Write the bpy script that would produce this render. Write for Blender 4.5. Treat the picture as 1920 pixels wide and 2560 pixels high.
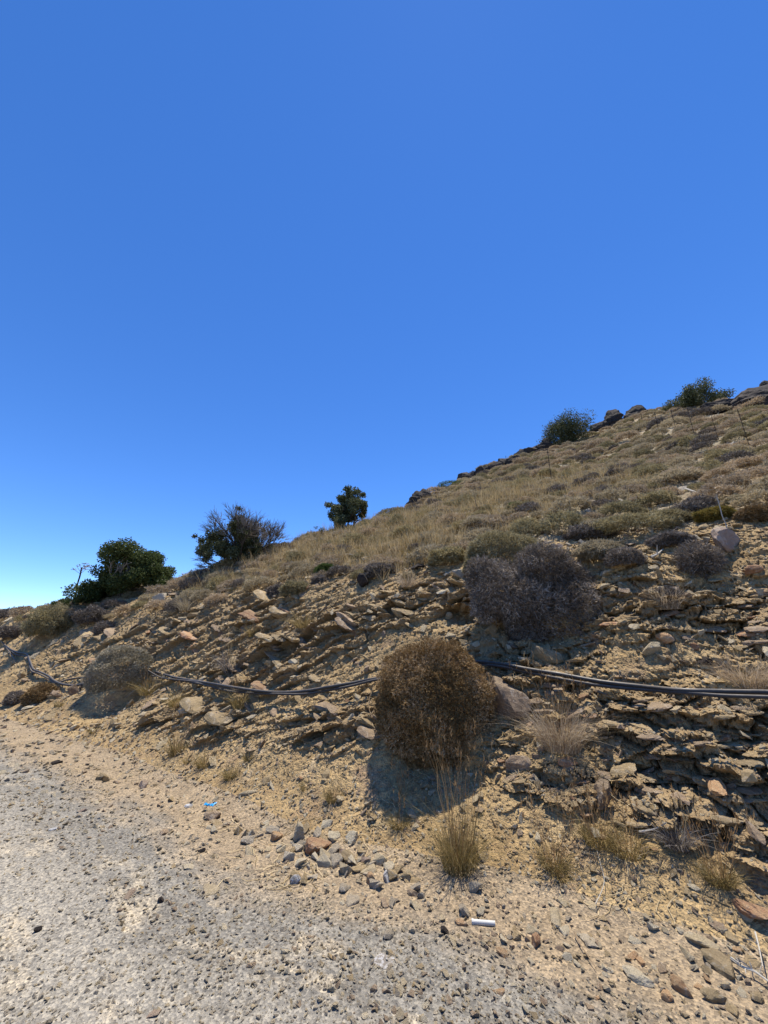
import bpy, math, random
import numpy as np
from mathutils import Vector, Matrix, Euler
from mathutils.bvhtree import BVHTree

for o in list(bpy.data.objects): bpy.data.objects.remove(o)
C = bpy.context.scene.collection
R = math.radians

# ------------------------------------------------------------------ camera
EYE = Vector((0, 0, 1.6))
cam = bpy.data.cameras.new('camera'); cam.sensor_fit = 'HORIZONTAL'; cam.sensor_width = 36; cam.lens = 18
cam.clip_start = 0.05; cam.clip_end = 20000
co = bpy.data.objects.new('camera', cam); C.objects.link(co)
PITCH = math.atan(1/3)
co.location = EYE; co.rotation_euler = (R(90)+PITCH, 0, 0)
bpy.context.scene.camera = co
# ------------------------------------------------------------------ light
SUN_EL, SUN_AZ = 76, 24           # azimuth: degrees to the right of the view direction (+Y)
w = bpy.data.worlds.new('World'); bpy.context.scene.world = w; w.use_nodes = True
nt = w.node_tree; nt.nodes.clear()
sky = nt.nodes.new('ShaderNodeTexSky'); sky.sky_type = 'NISHITA'; sky.sun_disc = False
sky.sun_elevation = R(SUN_EL); sky.sun_rotation = R(SUN_AZ)
sky.altitude = 2500; sky.air_density = 0.9; sky.dust_density = 0.04; sky.ozone_density = 3.0
hs = nt.nodes.new('ShaderNodeHueSaturation'); hs.inputs['Saturation'].default_value = 1.25; hs.inputs['Value'].default_value = 1.46
hs.inputs['Hue'].default_value = 0.508
bg = nt.nodes.new('ShaderNodeBackground'); bg.inputs['Strength'].default_value = 0.12
out = nt.nodes.new('ShaderNodeOutputWorld')
nt.links.new(sky.outputs[0], hs.inputs['Color']); nt.links.new(hs.outputs[0], bg.inputs[0]); nt.links.new(bg.outputs[0], out.inputs[0])
sl = bpy.data.lights.new('sun', 'SUN'); sl.energy = 5.0; sl.angle = R(0.53); sl.color = (1, .93, .82)
so = bpy.data.objects.new('sun', sl); C.objects.link(so)
az = R(SUN_AZ); el = R(SUN_EL)
sdir = Vector((math.sin(az)*math.cos(el), math.cos(az)*math.cos(el), math.sin(el)))
so.rotation_euler = sdir.to_track_quat('Z', 'Y').to_euler(); so.location = sdir*50
vs = bpy.context.scene.view_settings
vs.view_transform = 'Standard'; vs.look = 'None'; vs.gamma = 1; vs.exposure = 0.52; vs.use_curve_mapping = False

# ------------------------------------------------------------------ numpy noise
_rs = np.random.RandomState(7)
_T = _rs.rand(65536).astype(np.float32)
def _h(i, j, k):
    return _T[(i*73856093 ^ j*19349663 ^ k*83492791) & 65535]
def vn(x, y, z):
    xi = np.floor(x).astype(np.int64); yi = np.floor(y).astype(np.int64); zi = np.floor(z).astype(np.int64)
    fx = x-xi; fy = y-yi; fz = z-zi
    fx = fx*fx*(3-2*fx); fy = fy*fy*(3-2*fy); fz = fz*fz*(3-2*fz)
    r = 0
    for a in (0, 1):
        wa = fx if a else 1-fx
        for b in (0, 1):
            wb = wa*(fy if b else 1-fy)
            r = r + wb*((1-fz)*_h(xi+a, yi+b, zi)+fz*_h(xi+a, yi+b, zi+1))
    return r*2-1
def fbm(x, y, z, o=4, g=.5):
    r = 0; a = 1; n = 0
    for i in range(o):
        r = r+a*vn(x+i*17.3, y-i*9.1, z+i*5.7); n += a; a *= g; x = x*2.03; y = y*2.03; z = z*2.03
    return r/n
def sst(a, b, x):
    q = np.clip((x-a)/(b-a), 0, 1); return q*q*(3-2*q)

# ------------------------------------------------------------------ terrain function
TH = R(32); NX, NY = math.sin(TH), math.cos(TH); UX, UY = -math.cos(TH), math.sin(TH)
def to_st(x, y): return UX*x+UY*y, NX*x+NY*y
def to_xy(s, t): return UX*s+NX*t, UY*s+NY*t
RIDGE = [(-40, 20), (-14, 23), (-8.2, 25.5), (-7.8, 32), (-7, 42), (-2, 44), (4, 37), (7.3, 31), (8.4, 20), (8.9, 12.2), (9.9, 9.4), (13.7, 8.2), (16.6, 7.0), (17.8, 5.6), (20.1, 5.2), (25, 4.9), (32, 4.5), (45, 3)]
POLY = RIDGE+[(80, -80), (-90, -80), (-90, 12)]
def ridge_sd(s, t):
    d = np.full(np.shape(s), 1e9)
    for (a, b), (c, e) in zip(RIDGE[:-1], RIDGE[1:]):
        vx, vy = c-a, e-b; L = vx*vx+vy*vy
        q = np.clip(((s-a)*vx+(t-b)*vy)/L, 0, 1)
        d = np.minimum(d, np.hypot(s-a-q*vx, t-b-q*vy))
    ins = np.zeros(np.shape(s), bool)
    n = len(POLY)
    for i in range(n):
        x1, y1 = POLY[i]; x2, y2 = POLY[(i+1) % n]
        if y1 == y2: continue
        c = ((y1 > t) != (y2 > t)) & (s < (x2-x1)*(t-y1)/(y2-y1)+x1)
        ins ^= c
    return np.where(ins, -d, d)
PT = np.array([-50, 0, .35, 1.0, 1.6, 2.2, 2.7, 3.1, 4.0, 60])
PZ = np.array([0, 0, .13, .62, 1.22, 1.95, 2.55, 2.86, 3.38, 3.38+56*.555])
def foot(s):
    return 3.22+.12*vn(s*.6, s*0, s*0+3.3)+.25*np.exp(-((s-2.4)/1.1)**2)*-1+.2*sst(9, 12, s)-.45*sst(12.5, 17, s)
def height0(x, y):
    s, t = to_st(x, y)
    f = foot(s)
    tp = t-f
    tw = tp+.16*fbm(s*.7, t*.7, s*0+1.1, 2)*sst(0, 1, tp)
    z = (np.interp(tw-.12, PT, PZ)+np.interp(tw, PT, PZ)+np.interp(tw+.12, PT, PZ))/3
    k = 1+.08*sst(14, 18, s)-.1*sst(11, 14, s)-.4*sst(24, 34, s)
    z = z*k
    z = z+sst(-.2, 1.5, tp)*(.10*fbm(x*.55, y*.55, x*0+4, 3)+.03)*np.clip(tp/3, .4, 2)
    z = z+sst(6, 14, tp)*.45*fbm(x*.16, y*.16, x*0+8, 3)
    z = z-.55*sst(9, 17, t)*sst(-6, 2, s)
    sd = ridge_sd(s, t)
    zz = np.where(sd > 0, np.where(sd < 2, sd*sd/4*.6, .6*(sd-1)), 0)
    z = z-zz
    z = np.maximum(z, -45)
    # bit of fall on the outer side of the road
    z = z-.25*np.clip(-9-t, 0, 60)*sst(-40, -9, -np.abs(s))*0
    r = np.hypot(x, y)
    far = sst(120, 420, r)
    hills = -8+46*sst(300, 700, r)+14*fbm(x*.004, y*.004, x*0+2, 5)
    z = z*(1-far)+far*hills
    return z
def ray(px, py):
    cy = 1280-py; c, sn = math.cos(PITCH), math.sin(PITCH)
    return Vector((px-960, 960*c-cy*sn, 960*sn+cy*c))/960   # unit axial depth
def march(px, py):
    d = ray(px, py); k = np.concatenate([np.arange(1.2, 14, .01), np.arange(14, 80, .05)])
    g = EYE.z+d.z*k-height0(d.x*k, d.y*k)
    i = np.argmax(g < 0)
    return d.x*k[i], d.y*k[i], k[i]
ROCKB = [(450, 1560, 150, 60, 1), (330, 1640, 120, 70, .8), (640, 1520, 120, 60, 1), (620, 1640, 160, 50, 1), (780, 1590, 130, 45, 1.2),
         (920, 1550, 130, 45, 1.3), (1080, 1490, 120, 45, 1.3), (1150, 1640, 60, 40, .5), (720, 1680, 120, 40, 1), (420, 1800, 120, 60, 1.2), (560, 1800, 110, 50, 1.2), (760, 1830, 120, 60, 1.0),
         (880, 1800, 80, 60, 1), (1320, 1640, 150, 50, .9), (1600, 1800, 160, 60, 1.3), (1800, 1850, 160, 80, 1.3), (1760, 1990, 200, 90, 1.2), (1600, 1950, 90, 60, .8),
         (1370, 1960, 120, 60, 1.0), (1500, 2010, 120, 50, .9), (1880, 2080, 90, 100, 1.1), (1700, 1520, 150, 50, .7), (1880, 1560, 100, 80, .6), (1400, 1700, 130, 40, .5),
         (300, 1750, 60, 60, .8), (220, 1600, 80, 40, .7), (1560, 1500, 80, 60, .6), (1290, 1860, 60, 60, .6)]
SMOOTHB = [(1010, 1620, 110, 55), (700, 1950, 220, 70), (1560, 1650, 110, 50), (1500, 2180, 300, 70), (1560, 1900, 90, 25), (1330, 1890, 60, 40), (250, 1900, 200, 60)]
def blobs(lst):
    o = []
    for b in lst:
        x, y, k = march(b[0], b[1]); s, t = to_st(x, y)
        o.append((s, t, max(b[2]/960*k*1.0, .15), max(b[3]/960*k*.9, .12), b[4] if len(b) > 4 else 1))
    return o
RB = blobs(ROCKB); SB = blobs(SMOOTHB)
def rockmask(s, t):
    m = 0
    for a, b, rs, rt, wt in RB:
        m = m+wt*np.exp(-((s-a)/rs)**2-((t-b)/rt)**2)
    q = 0
    for a, b, rs, rt, wt in SB:
        q = q+wt*np.exp(-((s-a)/rs)**2-((t-b)/rt)**2)
    f = foot(s)
    base = .26*sst(.55, 1.3, t-f)*(1-sst(2.8, 4.2, t-f))
    return np.clip((base+m*.8)*(1-.85*np.clip(q, 0, 1))*sst(.3, .8, t-f)*(1-sst(3.0, 4.4, t-f)), 0, 1.25)
NOTCH = []
for pts, amp in [([(520, 1690), (640, 1640), (740, 1592), (850, 1570), (950, 1530), (1080, 1480), (1180, 1440)], 1.25), ([(1470, 1790), (1560, 1830), (1700, 1832), (1850, 1795), (1915, 1775)], 1.1),
        ([(1530, 1905), (1640, 1885), (1760, 1872), (1915, 1890)], .9), ([(1280, 2030), (1400, 2000), (1500, 2030), (1650, 2050)], .7), ([(300, 1840), (400, 1800), (480, 1790)], 1.2),
        ([(480, 1870), (560, 1830), (640, 1800)], 1.1), ([(720, 1870), (800, 1830), (900, 1800)], .9), ([(600, 1565), (700, 1540), (760, 1500)], .9), ([(620, 1760), (720, 1720), (800, 1700)], .6),
        ([(160, 1650), (300, 1600), (420, 1540)], .8), ([(1600, 1520), (1750, 1500), (1915, 1480)], .5), ([(1650, 2000), (1780, 1960), (1915, 1990)], .9), ([(1740, 2120), (1840, 2060), (1915, 2090)], .7)]:
    q = []
    for u, v_ in pts:
        x, y, k = march(u, v_); s_, t_ = to_st(x, y); q.append((s_, float(height0(np.array([x]), np.array([y]))[0])))
    q.sort(); NOTCH.append((np.array(q), amp))
CAV = blobs([(268, 1765, 66, 60, 1.0), (1085, 1930, 120, 60, .25), (1340, 1600, 150, 35, .22), (1140, 1540, 45, 25, .35), (1500, 2010, 60, 40, .15)])
def notches(s, z, t):
    o = 0*s; wn = .07*fbm(s*2.4, z*3, t*1.5, 3)+.025*vn(s*9, z*6, t*0)
    for q, amp in NOTCH:
        zl = np.interp(s, q[:, 0], q[:, 1]); dz = z-zl+wn
        w_ = sst(q[0, 0]-.25, q[0, 0]+.15, s)*(1-sst(q[-1, 0]-.15, q[-1, 0]+.25, s))*(.55+.6*vn(s*2.1+amp*9, t*0, t*0))
        o = o+amp*np.clip(w_, 0, 1.2)*(.20*np.exp(-np.maximum(dz, 0)/.16)*sst(-.012, .012, dz)-.13*np.exp(np.minimum(dz, 0)/.12)*(1-sst(-.012, .012, dz)))
    for a, b, rs, rt, wt in CAV: o = o-wt*np.exp(-((s-a)/rs)**4-((t-b)/rt)**2)
    return o
def dipf(s): return np.where(s > 1.5, .46*(s-1.5), -.10*(s-1.5))+.12*np.sin(s*.9)

def chunks(a, b, seed):
    # fractured facets: nearest random cell, each with its own height and tilt
    ai = np.floor(a).astype(np.int64); bi = np.floor(b).astype(np.int64)
    d1 = np.full(a.shape, 9.); d2 = np.full(a.shape, 9.); h = np.zeros(a.shape)
    for i in (-1, 0, 1):
        for j in (-1, 0, 1):
            ci = ai+i; cj = bi+j; k = np.full(a.shape, seed, np.int64)
            dx = a-ci-_h(ci, cj, k); dy = b-cj-_h(ci, cj, k+1); d = dx*dx+dy*dy
            hh = _h(ci, cj, k+2)-.5+(_h(ci, cj, k+3)-.5)*1.3*dx+(_h(ci, cj, k+4)-.35)*1.5*dy
            n = d < d1
            d2 = np.where(n, d1, np.minimum(d2, d)); h = np.where(n, hh, h); d1 = np.where(n, d, d1)
    return h-.45*(1-sst(0, .16, np.sqrt(d2)-np.sqrt(d1)))
# ------------------------------------------------------------------ terrain grid
def steps():
    d = [.12]
    while d[-1] < 14000:
        r = d[-1]
        k = .09 if r < 1.3 else .0065 if r < 2.4 else .0033 if r < 9 else .0048 if r < 16 else .009 if r < 60 else .05
        d.append(r*(1+k))
    return np.array(d)
D = steps()
A = np.concatenate([np.arange(-180, -60, 3.0), np.arange(-60, -51, .5), np.arange(-51, 53, .118), np.arange(53, 62, .5), np.arange(62, 180.1, 3.0)])
A = A[A <= 180]
def surface(x, y):
    z = height0(x, y)
    r = np.hypot(x, y)
    s, t = to_st(x, y); tp = t-foot(s)
    bank = sst(-.1, .5, tp)
    rk = rockmask(s, t)
    near = 1-sst(25, 70, r)
    # gravelly lumps
    z = z+near*(bank*.022+.004)*fbm(x*4.5, y*4.5, z*4.5, 3)
    z = z+near*(.0045+bank*.010)*fbm(x*19, y*19, z*19, 2)
    hill = sst(2.6, 4, tp)
    z = z+near*hill*.06*fbm(x*2.2, y*2.2, x*0+9, 3)
    z = z-(1-bank)*.035*np.exp(-((t-.9)/.5)**2)+(1-bank)*.03*fbm(x*.8, y*.8, x*0+11, 2)
    # bedding: every layer leans back from a proud lower lip
    wp = .16*fbm(s*.8, t*.8, z*1.2, 3)+.05*fbm(s*3.2, t*3, z*4, 2)
    q = z+dipf(s)+wp
    off = 0*x
    for per, amp, sd in ((.34, .20, 1.0), (.15, .065, 5.0), (.062, .024, 9.0), (.028, .010, 12.)):
        qq = q/per+.35*vn(s*1.3/per*.25, t*0+sd, q/per*.4)
        L = np.floor(qq); fr = qq-L
        lip = .5+.5*vn(s*.28/per+L*7.7, L*3.1, L*0+sd)
        lip2 = .5+.5*vn(s*1.1/per+L*3.3, L*5.1, L*0+sd+3)
        saw = (1-fr)**1.3*sst(0, .10, fr)
        off = off+amp*saw*(lip*.8+lip2*.45)
    # blocky joints
    jn = vn(s*5+q*3, q*9, t*0)+.5*vn(s*14+q*6, q*22, t*0+4)
    off = off+.035*jn
    off = off*rk*(1-.45*(1-sst(1.0, 2.5, s)))+notches(s, z, t)*bank*(1-sst(3.2, 4.5, tp))
    m = (bank > 0) & (tp < 9) & (near > 0)
    am = bank[m]*(1-.75*sst(3, 7, tp[m])); rm = rk[m]
    sm, qm, tm = s[m], q[m], t[m]
    wa = .35*vn(sm*3, qm*5, tm*2)
    ch = np.zeros(s.shape)
    ch[m] = am*(1+.5*(1-sst(1.0, 2.5, sm)))*(.13*chunks(sm*3.2+wa, qm*8+tm*1.2, 11)*np.clip(rm*1.2, .12, 1)+.036*chunks(sm*7+wa*2, qm*17+tm*3, 23)*np.clip(rm+.12, 0, 1)+.022*chunks(sm*19+wa*3, qm*34+tm*9, 37)*np.clip(rm+.25, 0, .9))
    off = off+ch
    off = off*near
    x2 = x-NX*off; y2 = y-NY*off
    return x2, y2, z+rk*.03*jn*near, s, tp, rk, q
def build_terrain():
    aa, dd = np.meshgrid(np.radians(A), D)
    x = (np.sin(aa)*dd).ravel(); y = (np.cos(aa)*dd).ravel()
    x, y, z, s, tp, rk, q = surface(x, y)
    V = np.stack([x, y, z], 1)
    nc = len(A); nr = len(D)
    idx = np.arange(nr*nc).reshape(nr, nc)
    a = idx[:-1, :-1].ravel(); b = idx[:-1, 1:].ravel(); c = idx[1:, 1:].ravel(); d = idx[1:, :-1].ravel()
    F = np.stack([a, b, c, d], 1)[:, ::-1]
    ft = tp[F].mean(1); fd = np.hypot(V[F][:, :, 0].mean(1), V[F][:, :, 1].mean(1))
    return V, F, ft, fd, tp, rk, q, s
def mesh_np(name, V, F, attrs=None, smooth=False):
    me = bpy.data.meshes.new(name)
    V = np.ascontiguousarray(V, dtype=np.float32); F = np.ascontiguousarray(F, dtype=np.int32)
    n, k = F.shape
    me.vertices.add(len(V)); me.vertices.foreach_set('co', V.ravel())
    me.loops.add(n*k); me.loops.foreach_set('vertex_index', F.ravel())
    me.polygons.add(n)
    me.polygons.foreach_set('loop_start', np.arange(0, n*k, k, dtype=np.int32))
    me.polygons.foreach_set('loop_total', np.full(n, k, dtype=np.int32))
    me.polygons.foreach_set('use_smooth', np.full(n, smooth))
    for an, av in (attrs or {}).items():
        at = me.attributes.new(an, 'FLOAT', 'POINT'); at.data.foreach_set('value', np.ascontiguousarray(av, dtype=np.float32))
    me.update(calc_edges=True)
    return me
def tag(o, label=None, cat=None, group=None, kind=None):
    if label: o['label'] = label
    if cat: o['category'] = cat
    if group: o['group'] = group
    if kind: o['kind'] = kind
    return o
def link(name, me, mat=None, parent=None, loc=None):
    o = bpy.data.objects.new(name, me); C.objects.link(o)
    if mat and me and not me.materials: me.materials.append(mat)
    if parent: o.parent = parent
    if loc is not None: o.location = loc
    return o
def empty(name, loc, **k):
    o = bpy.data.objects.new(name, None); C.objects.link(o); o.location = loc; o.empty_display_size = .1
    return tag(o, **k)

# ------------------------------------------------------------------ materials
class NB:
    def __init__(s, name, rough=.9, spec=.15):
        s.m = bpy.data.materials.new(name); s.m.use_nodes = True; s.t = s.m.node_tree; s.n = s.t.nodes
        s.p = s.n['Principled BSDF']; s.p.inputs['Roughness'].default_value = rough; s.p.inputs['Specular IOR Level'].default_value = spec
        s.tc = s.n.new('ShaderNodeTexCoord').outputs['Object']; s.mapping = None
    def new(s, t, **k):
        n = s.n.new(t)
        for a, v in k.items(): setattr(n, a, v)
        return n
    def L(s, a, b): s.t.links.new(a, b)
    def vec(s, sc=(1, 1, 1), rot=(0, 0, 0)):
        m = s.new('ShaderNodeMapping'); m.inputs['Scale'].default_value = sc; m.inputs['Rotation'].default_value = rot
        s.L(s.tc, m.inputs[0]); return m.outputs[0]
    def noise(s, sc, det=6, rough=.6, dist=0, v=None):
        n = s.new('ShaderNodeTexNoise'); n.inputs['Scale'].default_value = sc; n.inputs['Detail'].default_value = det
        n.inputs['Roughness'].default_value = rough; n.inputs['Distortion'].default_value = dist
        s.L(v or s.tc, n.inputs['Vector']); return n.outputs['Fac']
    def vor(s, sc, out='Distance', feat='F1', v=None, rnd=1):
        n = s.new('ShaderNodeTexVoronoi', feature=feat); n.inputs['Scale'].default_value = sc; n.inputs['Randomness'].default_value = rnd
        s.L(v or s.tc, n.inputs['Vector']); return n.outputs[out]
    def ramp(s, f, stops, inter='LINEAR'):
        n = s.new('ShaderNodeValToRGB'); n.color_ramp.interpolation = inter; e = n.color_ramp.elements
        while len(e) < len(stops): e.new(.5)
        for i, (p, c) in enumerate(stops):
            e[i].position = p; e[i].color = (*c, 1) if not isinstance(c, (int, float)) else (c, c, c, 1)
        s.L(f, n.inputs[0]); return n.outputs[0]
    def mix(s, f, a, b, mode='MIX'):
        n = s.new('ShaderNodeMix', data_type='RGBA', blend_type=mode)
        for i, v in ((0, f), (6, a), (7, b)):
            if isinstance(v, bpy.types.NodeSocket): s.L(v, n.inputs[i])
            elif i == 0: n.inputs[0].default_value = v
            else: n.inputs[i].default_value = (*v, 1)
        return n.outputs[2]
    def math(s, op, a, b=0, clamp=False):
        n = s.new('ShaderNodeMath', operation=op); n.use_clamp = clamp
        for i, v in enumerate((a, b)):
            if isinstance(v, bpy.types.NodeSocket): s.L(v, n.inputs[i])
            else: n.inputs[i].default_value = v
        return n.outputs[0]
    def attr(s, name): return s.new('ShaderNodeAttribute', attribute_name=name).outputs['Fac']
    def rnd(s): return s.new('ShaderNodeObjectInfo').outputs['Random']
    def bump(s, h, dist=.02, st=1.0):
        n = s.new('ShaderNodeBump'); n.inputs['Distance'].default_value = dist; n.inputs['Strength'].default_value = st
        prev = s.p.inputs['Normal'].links
        if prev: s.L(prev[0].from_socket, n.inputs['Normal'])
        s.L(h, n.inputs['Height']); s.L(n.outputs[0], s.p.inputs['Normal'])
    def col(s, c): s.L(c, s.p.inputs['Base Color']); return s.m

def mat_bank():
    b = NB('bank_rock_and_scree')
    n1 = b.noise(1.1, 7, .6, .4); n2 = b.noise(7, 6, .7); n3 = b.noise(38, 4, .7)
    chips = b.vor(30, 'Color'); cv = b.ramp(chips, [(0, .0), (1, 1.0)])
    c = b.mix(b.ramp(n1, [(.38, 0.), (.62, 1.)]), (.29, .20, .095), (.42, .305, .155))
    c = b.mix(b.ramp(n2, [(.50, 0.), (.75, .75)]), c, (.22, .14, .075))
    c = b.mix(b.ramp(b.noise(2.3, 5, .65), [(.56, 0.), (.70, .6)]), c, (.23, .155, .11))
    c = b.mix(b.ramp(b.noise(3.1, 5, .6, .3), [(.60, 0.), (.72, .6)]), c, (.53, .42, .27))
    c = b.mix(.7, c, b.mix(1, c, b.ramp(chips, [(0, (.62, .60, .58)), (.5, (1, 1, 1)), (1, (1.5, 1.46, 1.4))]), 'MULTIPLY'))
    # bedding colours
    q = b.attr('bed'); cx = b.new('ShaderNodeCombineXYZ'); b.L(b.math('MULTIPLY', q, 14.), cx.inputs[2])
    nb = b.noise(1.0, 5, .7, 0, cx.outputs[0])
    rk = b.attr('rock')
    rockc = b.mix(b.ramp(nb, [(.35, 0.), (.65, 1.)]), (.16, .105, .055), (.40, .29, .155))
    rockc = b.mix(b.ramp(n2, [(.45, 0.), (.7, .7)]), rockc, (.33, .25, .14))
    c = b.mix(b.math('MULTIPLY', b.ramp(b.math('ADD', rk, b.math('MULTIPLY', b.math('SUBTRACT', n2, .5), .8)), [(.35, 0.), (.8, 1.)]), .75), c, rockc)
    # soil darkens into the vegetated hillside
    c = b.mix(b.ramp(b.math('ADD', b.attr('bankt'), b.math('MULTIPLY', b.math('SUBTRACT', n1, .5), 1.2)), [(.0, 0.), (1., 0.)]), c, (.3, .25, .17))
    c = b.mix(b.ramp(n3, [(.3, .5), (.5, 0.)]), c, (.22, .16, .09))
    b.bump(b.vor(60), .012, .8); b.bump(n3, .02, .7); b.bump(b.noise(120, 3, .7), .006, .6)
    return b.col(c)
def mat_hill():
    b = NB('dry_hill_soil')
    n1 = b.noise(.9, 6, .6, .4); n2 = b.noise(8, 6, .7)
    c = b.mix(b.ramp(n1, [(.4, 0.), (.6, 1.)]), (.33, .25, .15), (.42, .335, .21))
    c = b.mix(b.ramp(n2, [(.5, 0.), (.7, .8)]), c, (.20, .15, .09))
    c = b.mix(b.ramp(b.vor(14, 'Color'), [(.78, 0.), (.9, .7)]), c, (.50, .43, .32))
    c = b.mix(b.ramp(b.noise(.05, 4, .6), [(.45, 0.), (.55, .4)]), c, (.17, .16, .10))
    b.bump(b.noise(30, 4, .7), .03, .8); b.bump(b.vor(24), .03, .6)
    return b.col(c)
def mat_far():
    b = NB('far_scrub_hills')
    return b.col(b.mix(b.ramp(b.noise(.02, 6, .7), [(.4, 0.), (.6, 1.)]), (.10, .095, .085), (.17, .15, .13)))
def mat_road():
    b = NB('gravel_road')
    n1 = b.noise(.55, 6, .62, .6); n2 = b.noise(3.5, 6, .7, .4); n3 = b.noise(45, 4, .7); ch = b.vor(75, 'Color')
    c = b.mix(b.ramp(n2, [(.35, 0.), (.65, 1.)]), (.17, .157, .132), (.27, .25, .21))
    tt = b.attr('bankt'); cx = b.new('ShaderNodeCombineXYZ'); b.L(b.math('MULTIPLY', b.attr('along'), .35), cx.inputs[0]); b.L(tt, cx.inputs[1])
    ns = b.noise(2.2, 6, .65, .3, cx.outputs[0]); wob = b.math('MULTIPLY', b.math('SUBTRACT', b.math('ADD', ns, b.math('MULTIPLY', n2, .5)), .75), 1.1)
    tw = b.math('ADD', tt, wob)
    # paler compacted wheel track with dust, then loose grey gravel, then the tan verge
    track = b.ramp(b.math('MULTIPLY', b.math('ADD', tw, 4.2), .25), [(.40, 0.), (.50, .9), (.66, .85), (.77, 0.)])
    c = b.mix(b.math('MULTIPLY', track, .75), c, (.36, .325, .26))
    c = b.mix(b.ramp(b.math('ADD', ns, b.math('MULTIPLY', b.math('SUBTRACT', n2, .5), .5)), [(.55, 0.), (.66, .8)]), c, (.45, .38, .27))
    c = b.mix(b.ramp(b.math('ADD', tw, 1.2), [(.35, 0.), (.80, .9)]), c, b.mix(b.ramp(n2, [(.35, 0.), (.6, 1.)]), (.24, .17, .092), (.34, .25, .145)))
    c = b.mix(b.ramp(b.math('ADD', tw, 1.1), [(.3, 0.), (.75, .3)]), c, (.31, .255, .185))
    c = b.mix(b.ramp(n3, [(.32, .7), (.5, 0.)]), c, (.10, .09, .075))
    c = b.mix(.85, c, b.mix(1, c, b.ramp(ch, [(0, (.45, .45, .46)), (.5, (1, 1, 1)), (1, (1.7, 1.65, 1.55))]), 'MULTIPLY'))
    b.bump(b.vor(75), .008, .8); b.bump(n3, .012, .8); b.bump(b.noise(160, 3, .7), .004, .6)
    return b.col(c)
def mat_stone(name, ca, cb, spot=(.75, .7, .6), spotamt=.0, vein=0):
    b = NB(name, .85, .2)
    n = b.noise(5, 6, .7, .6); r = b.rnd()
    c = b.mix(b.ramp(n, [(.35, 0.), (.65, 1.)]), ca, cb)
    c = b.mix(.7, c, b.mix(1, c, b.ramp(r, [(0, (.6, .6, .62)), (.5, (1, 1, 1)), (1, (1.35, 1.3, 1.22))]), 'MULTIPLY'))
    c = b.mix(b.ramp(b.noise(3, 5, .6, 1.), [(.55, 0.), (.62, max(spotamt, .25))]), c, spot)
    if vein: c = b.mix(b.ramp(b.noise(1.6, 3, .6, 2.), [(.47, 0.), (.5, 1.), (.53, 1.), (.56, 0.)]), c, (.8, .8, .8))
    c = b.mix(b.ramp(b.noise(30, 4, .7), [(.3, .4), (.45, 0.)]), c, (.18, .14, .09))
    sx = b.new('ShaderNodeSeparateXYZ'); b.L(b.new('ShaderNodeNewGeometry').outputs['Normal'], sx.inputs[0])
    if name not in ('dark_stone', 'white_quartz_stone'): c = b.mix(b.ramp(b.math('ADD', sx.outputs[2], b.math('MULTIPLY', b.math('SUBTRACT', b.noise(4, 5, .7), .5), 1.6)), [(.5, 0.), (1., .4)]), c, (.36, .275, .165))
    b.bump(b.noise(6, 7, .75), .12, .6); b.bump(b.noise(40, 4, .7), .02, .5)
    return b.col(c)
def mat_leaf(name, ca, cb, cc=None, trans=.25, rough=.75):
    b = NB(name, rough, .12)
    t = b.attr('tint')
    c = b.ramp(t, [(0, ca), (.6, cb), (1, cc or cb)])
    c = b.mix(.6, c, b.mix(1, c, b.ramp(b.rnd(), [(0, (.75, .75, .75)), (.5, (1, 1, 1)), (1, (1.3, 1.25, 1.15))]), 'MULTIPLY'))
    b.L(c, b.p.inputs['Base Color'])
    tr = b.new('ShaderNodeBsdfTranslucent'); b.L(c, tr.inputs[0])
    mx = b.new('ShaderNodeMixShader'); mx.inputs[0].default_value = trans
    b.L(b.p.outputs[0], mx.inputs[1]); b.L(tr.outputs[0], mx.inputs[2])
    b.L(mx.outputs[0], b.n['Material Output'].inputs[0])
    return b.m
def mat_plain(name, col, rough=.6, spec=.3, var=.2):
    b = NB(name, rough, spec)
    c = b.mix(b.ramp(b.noise(9, 5, .6), [(.35, 0.), (.65, 1.)]), col, tuple(v*(1-var) for v in col))
    return b.col(c)
def mat_pipe(name, col, rough, spec):
    b = NB(name, rough, spec)
    sx = b.new('ShaderNodeSeparateXYZ'); b.L(b.new('ShaderNodeNewGeometry').outputs['Normal'], sx.inputs[0])
    d = b.ramp(b.math('ADD', b.math('MULTIPLY', sx.outputs[2], .5), b.noise(3, 6, .75)), [(.62, 0.), (1.05, .55)])
    b.L(b.ramp(b.noise(25, 5, .7), [(.3, rough), (.7, rough+.3)]), b.p.inputs['Roughness'])
    return b.col(b.mix(d, col, (.24, .20, .15)))
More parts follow.
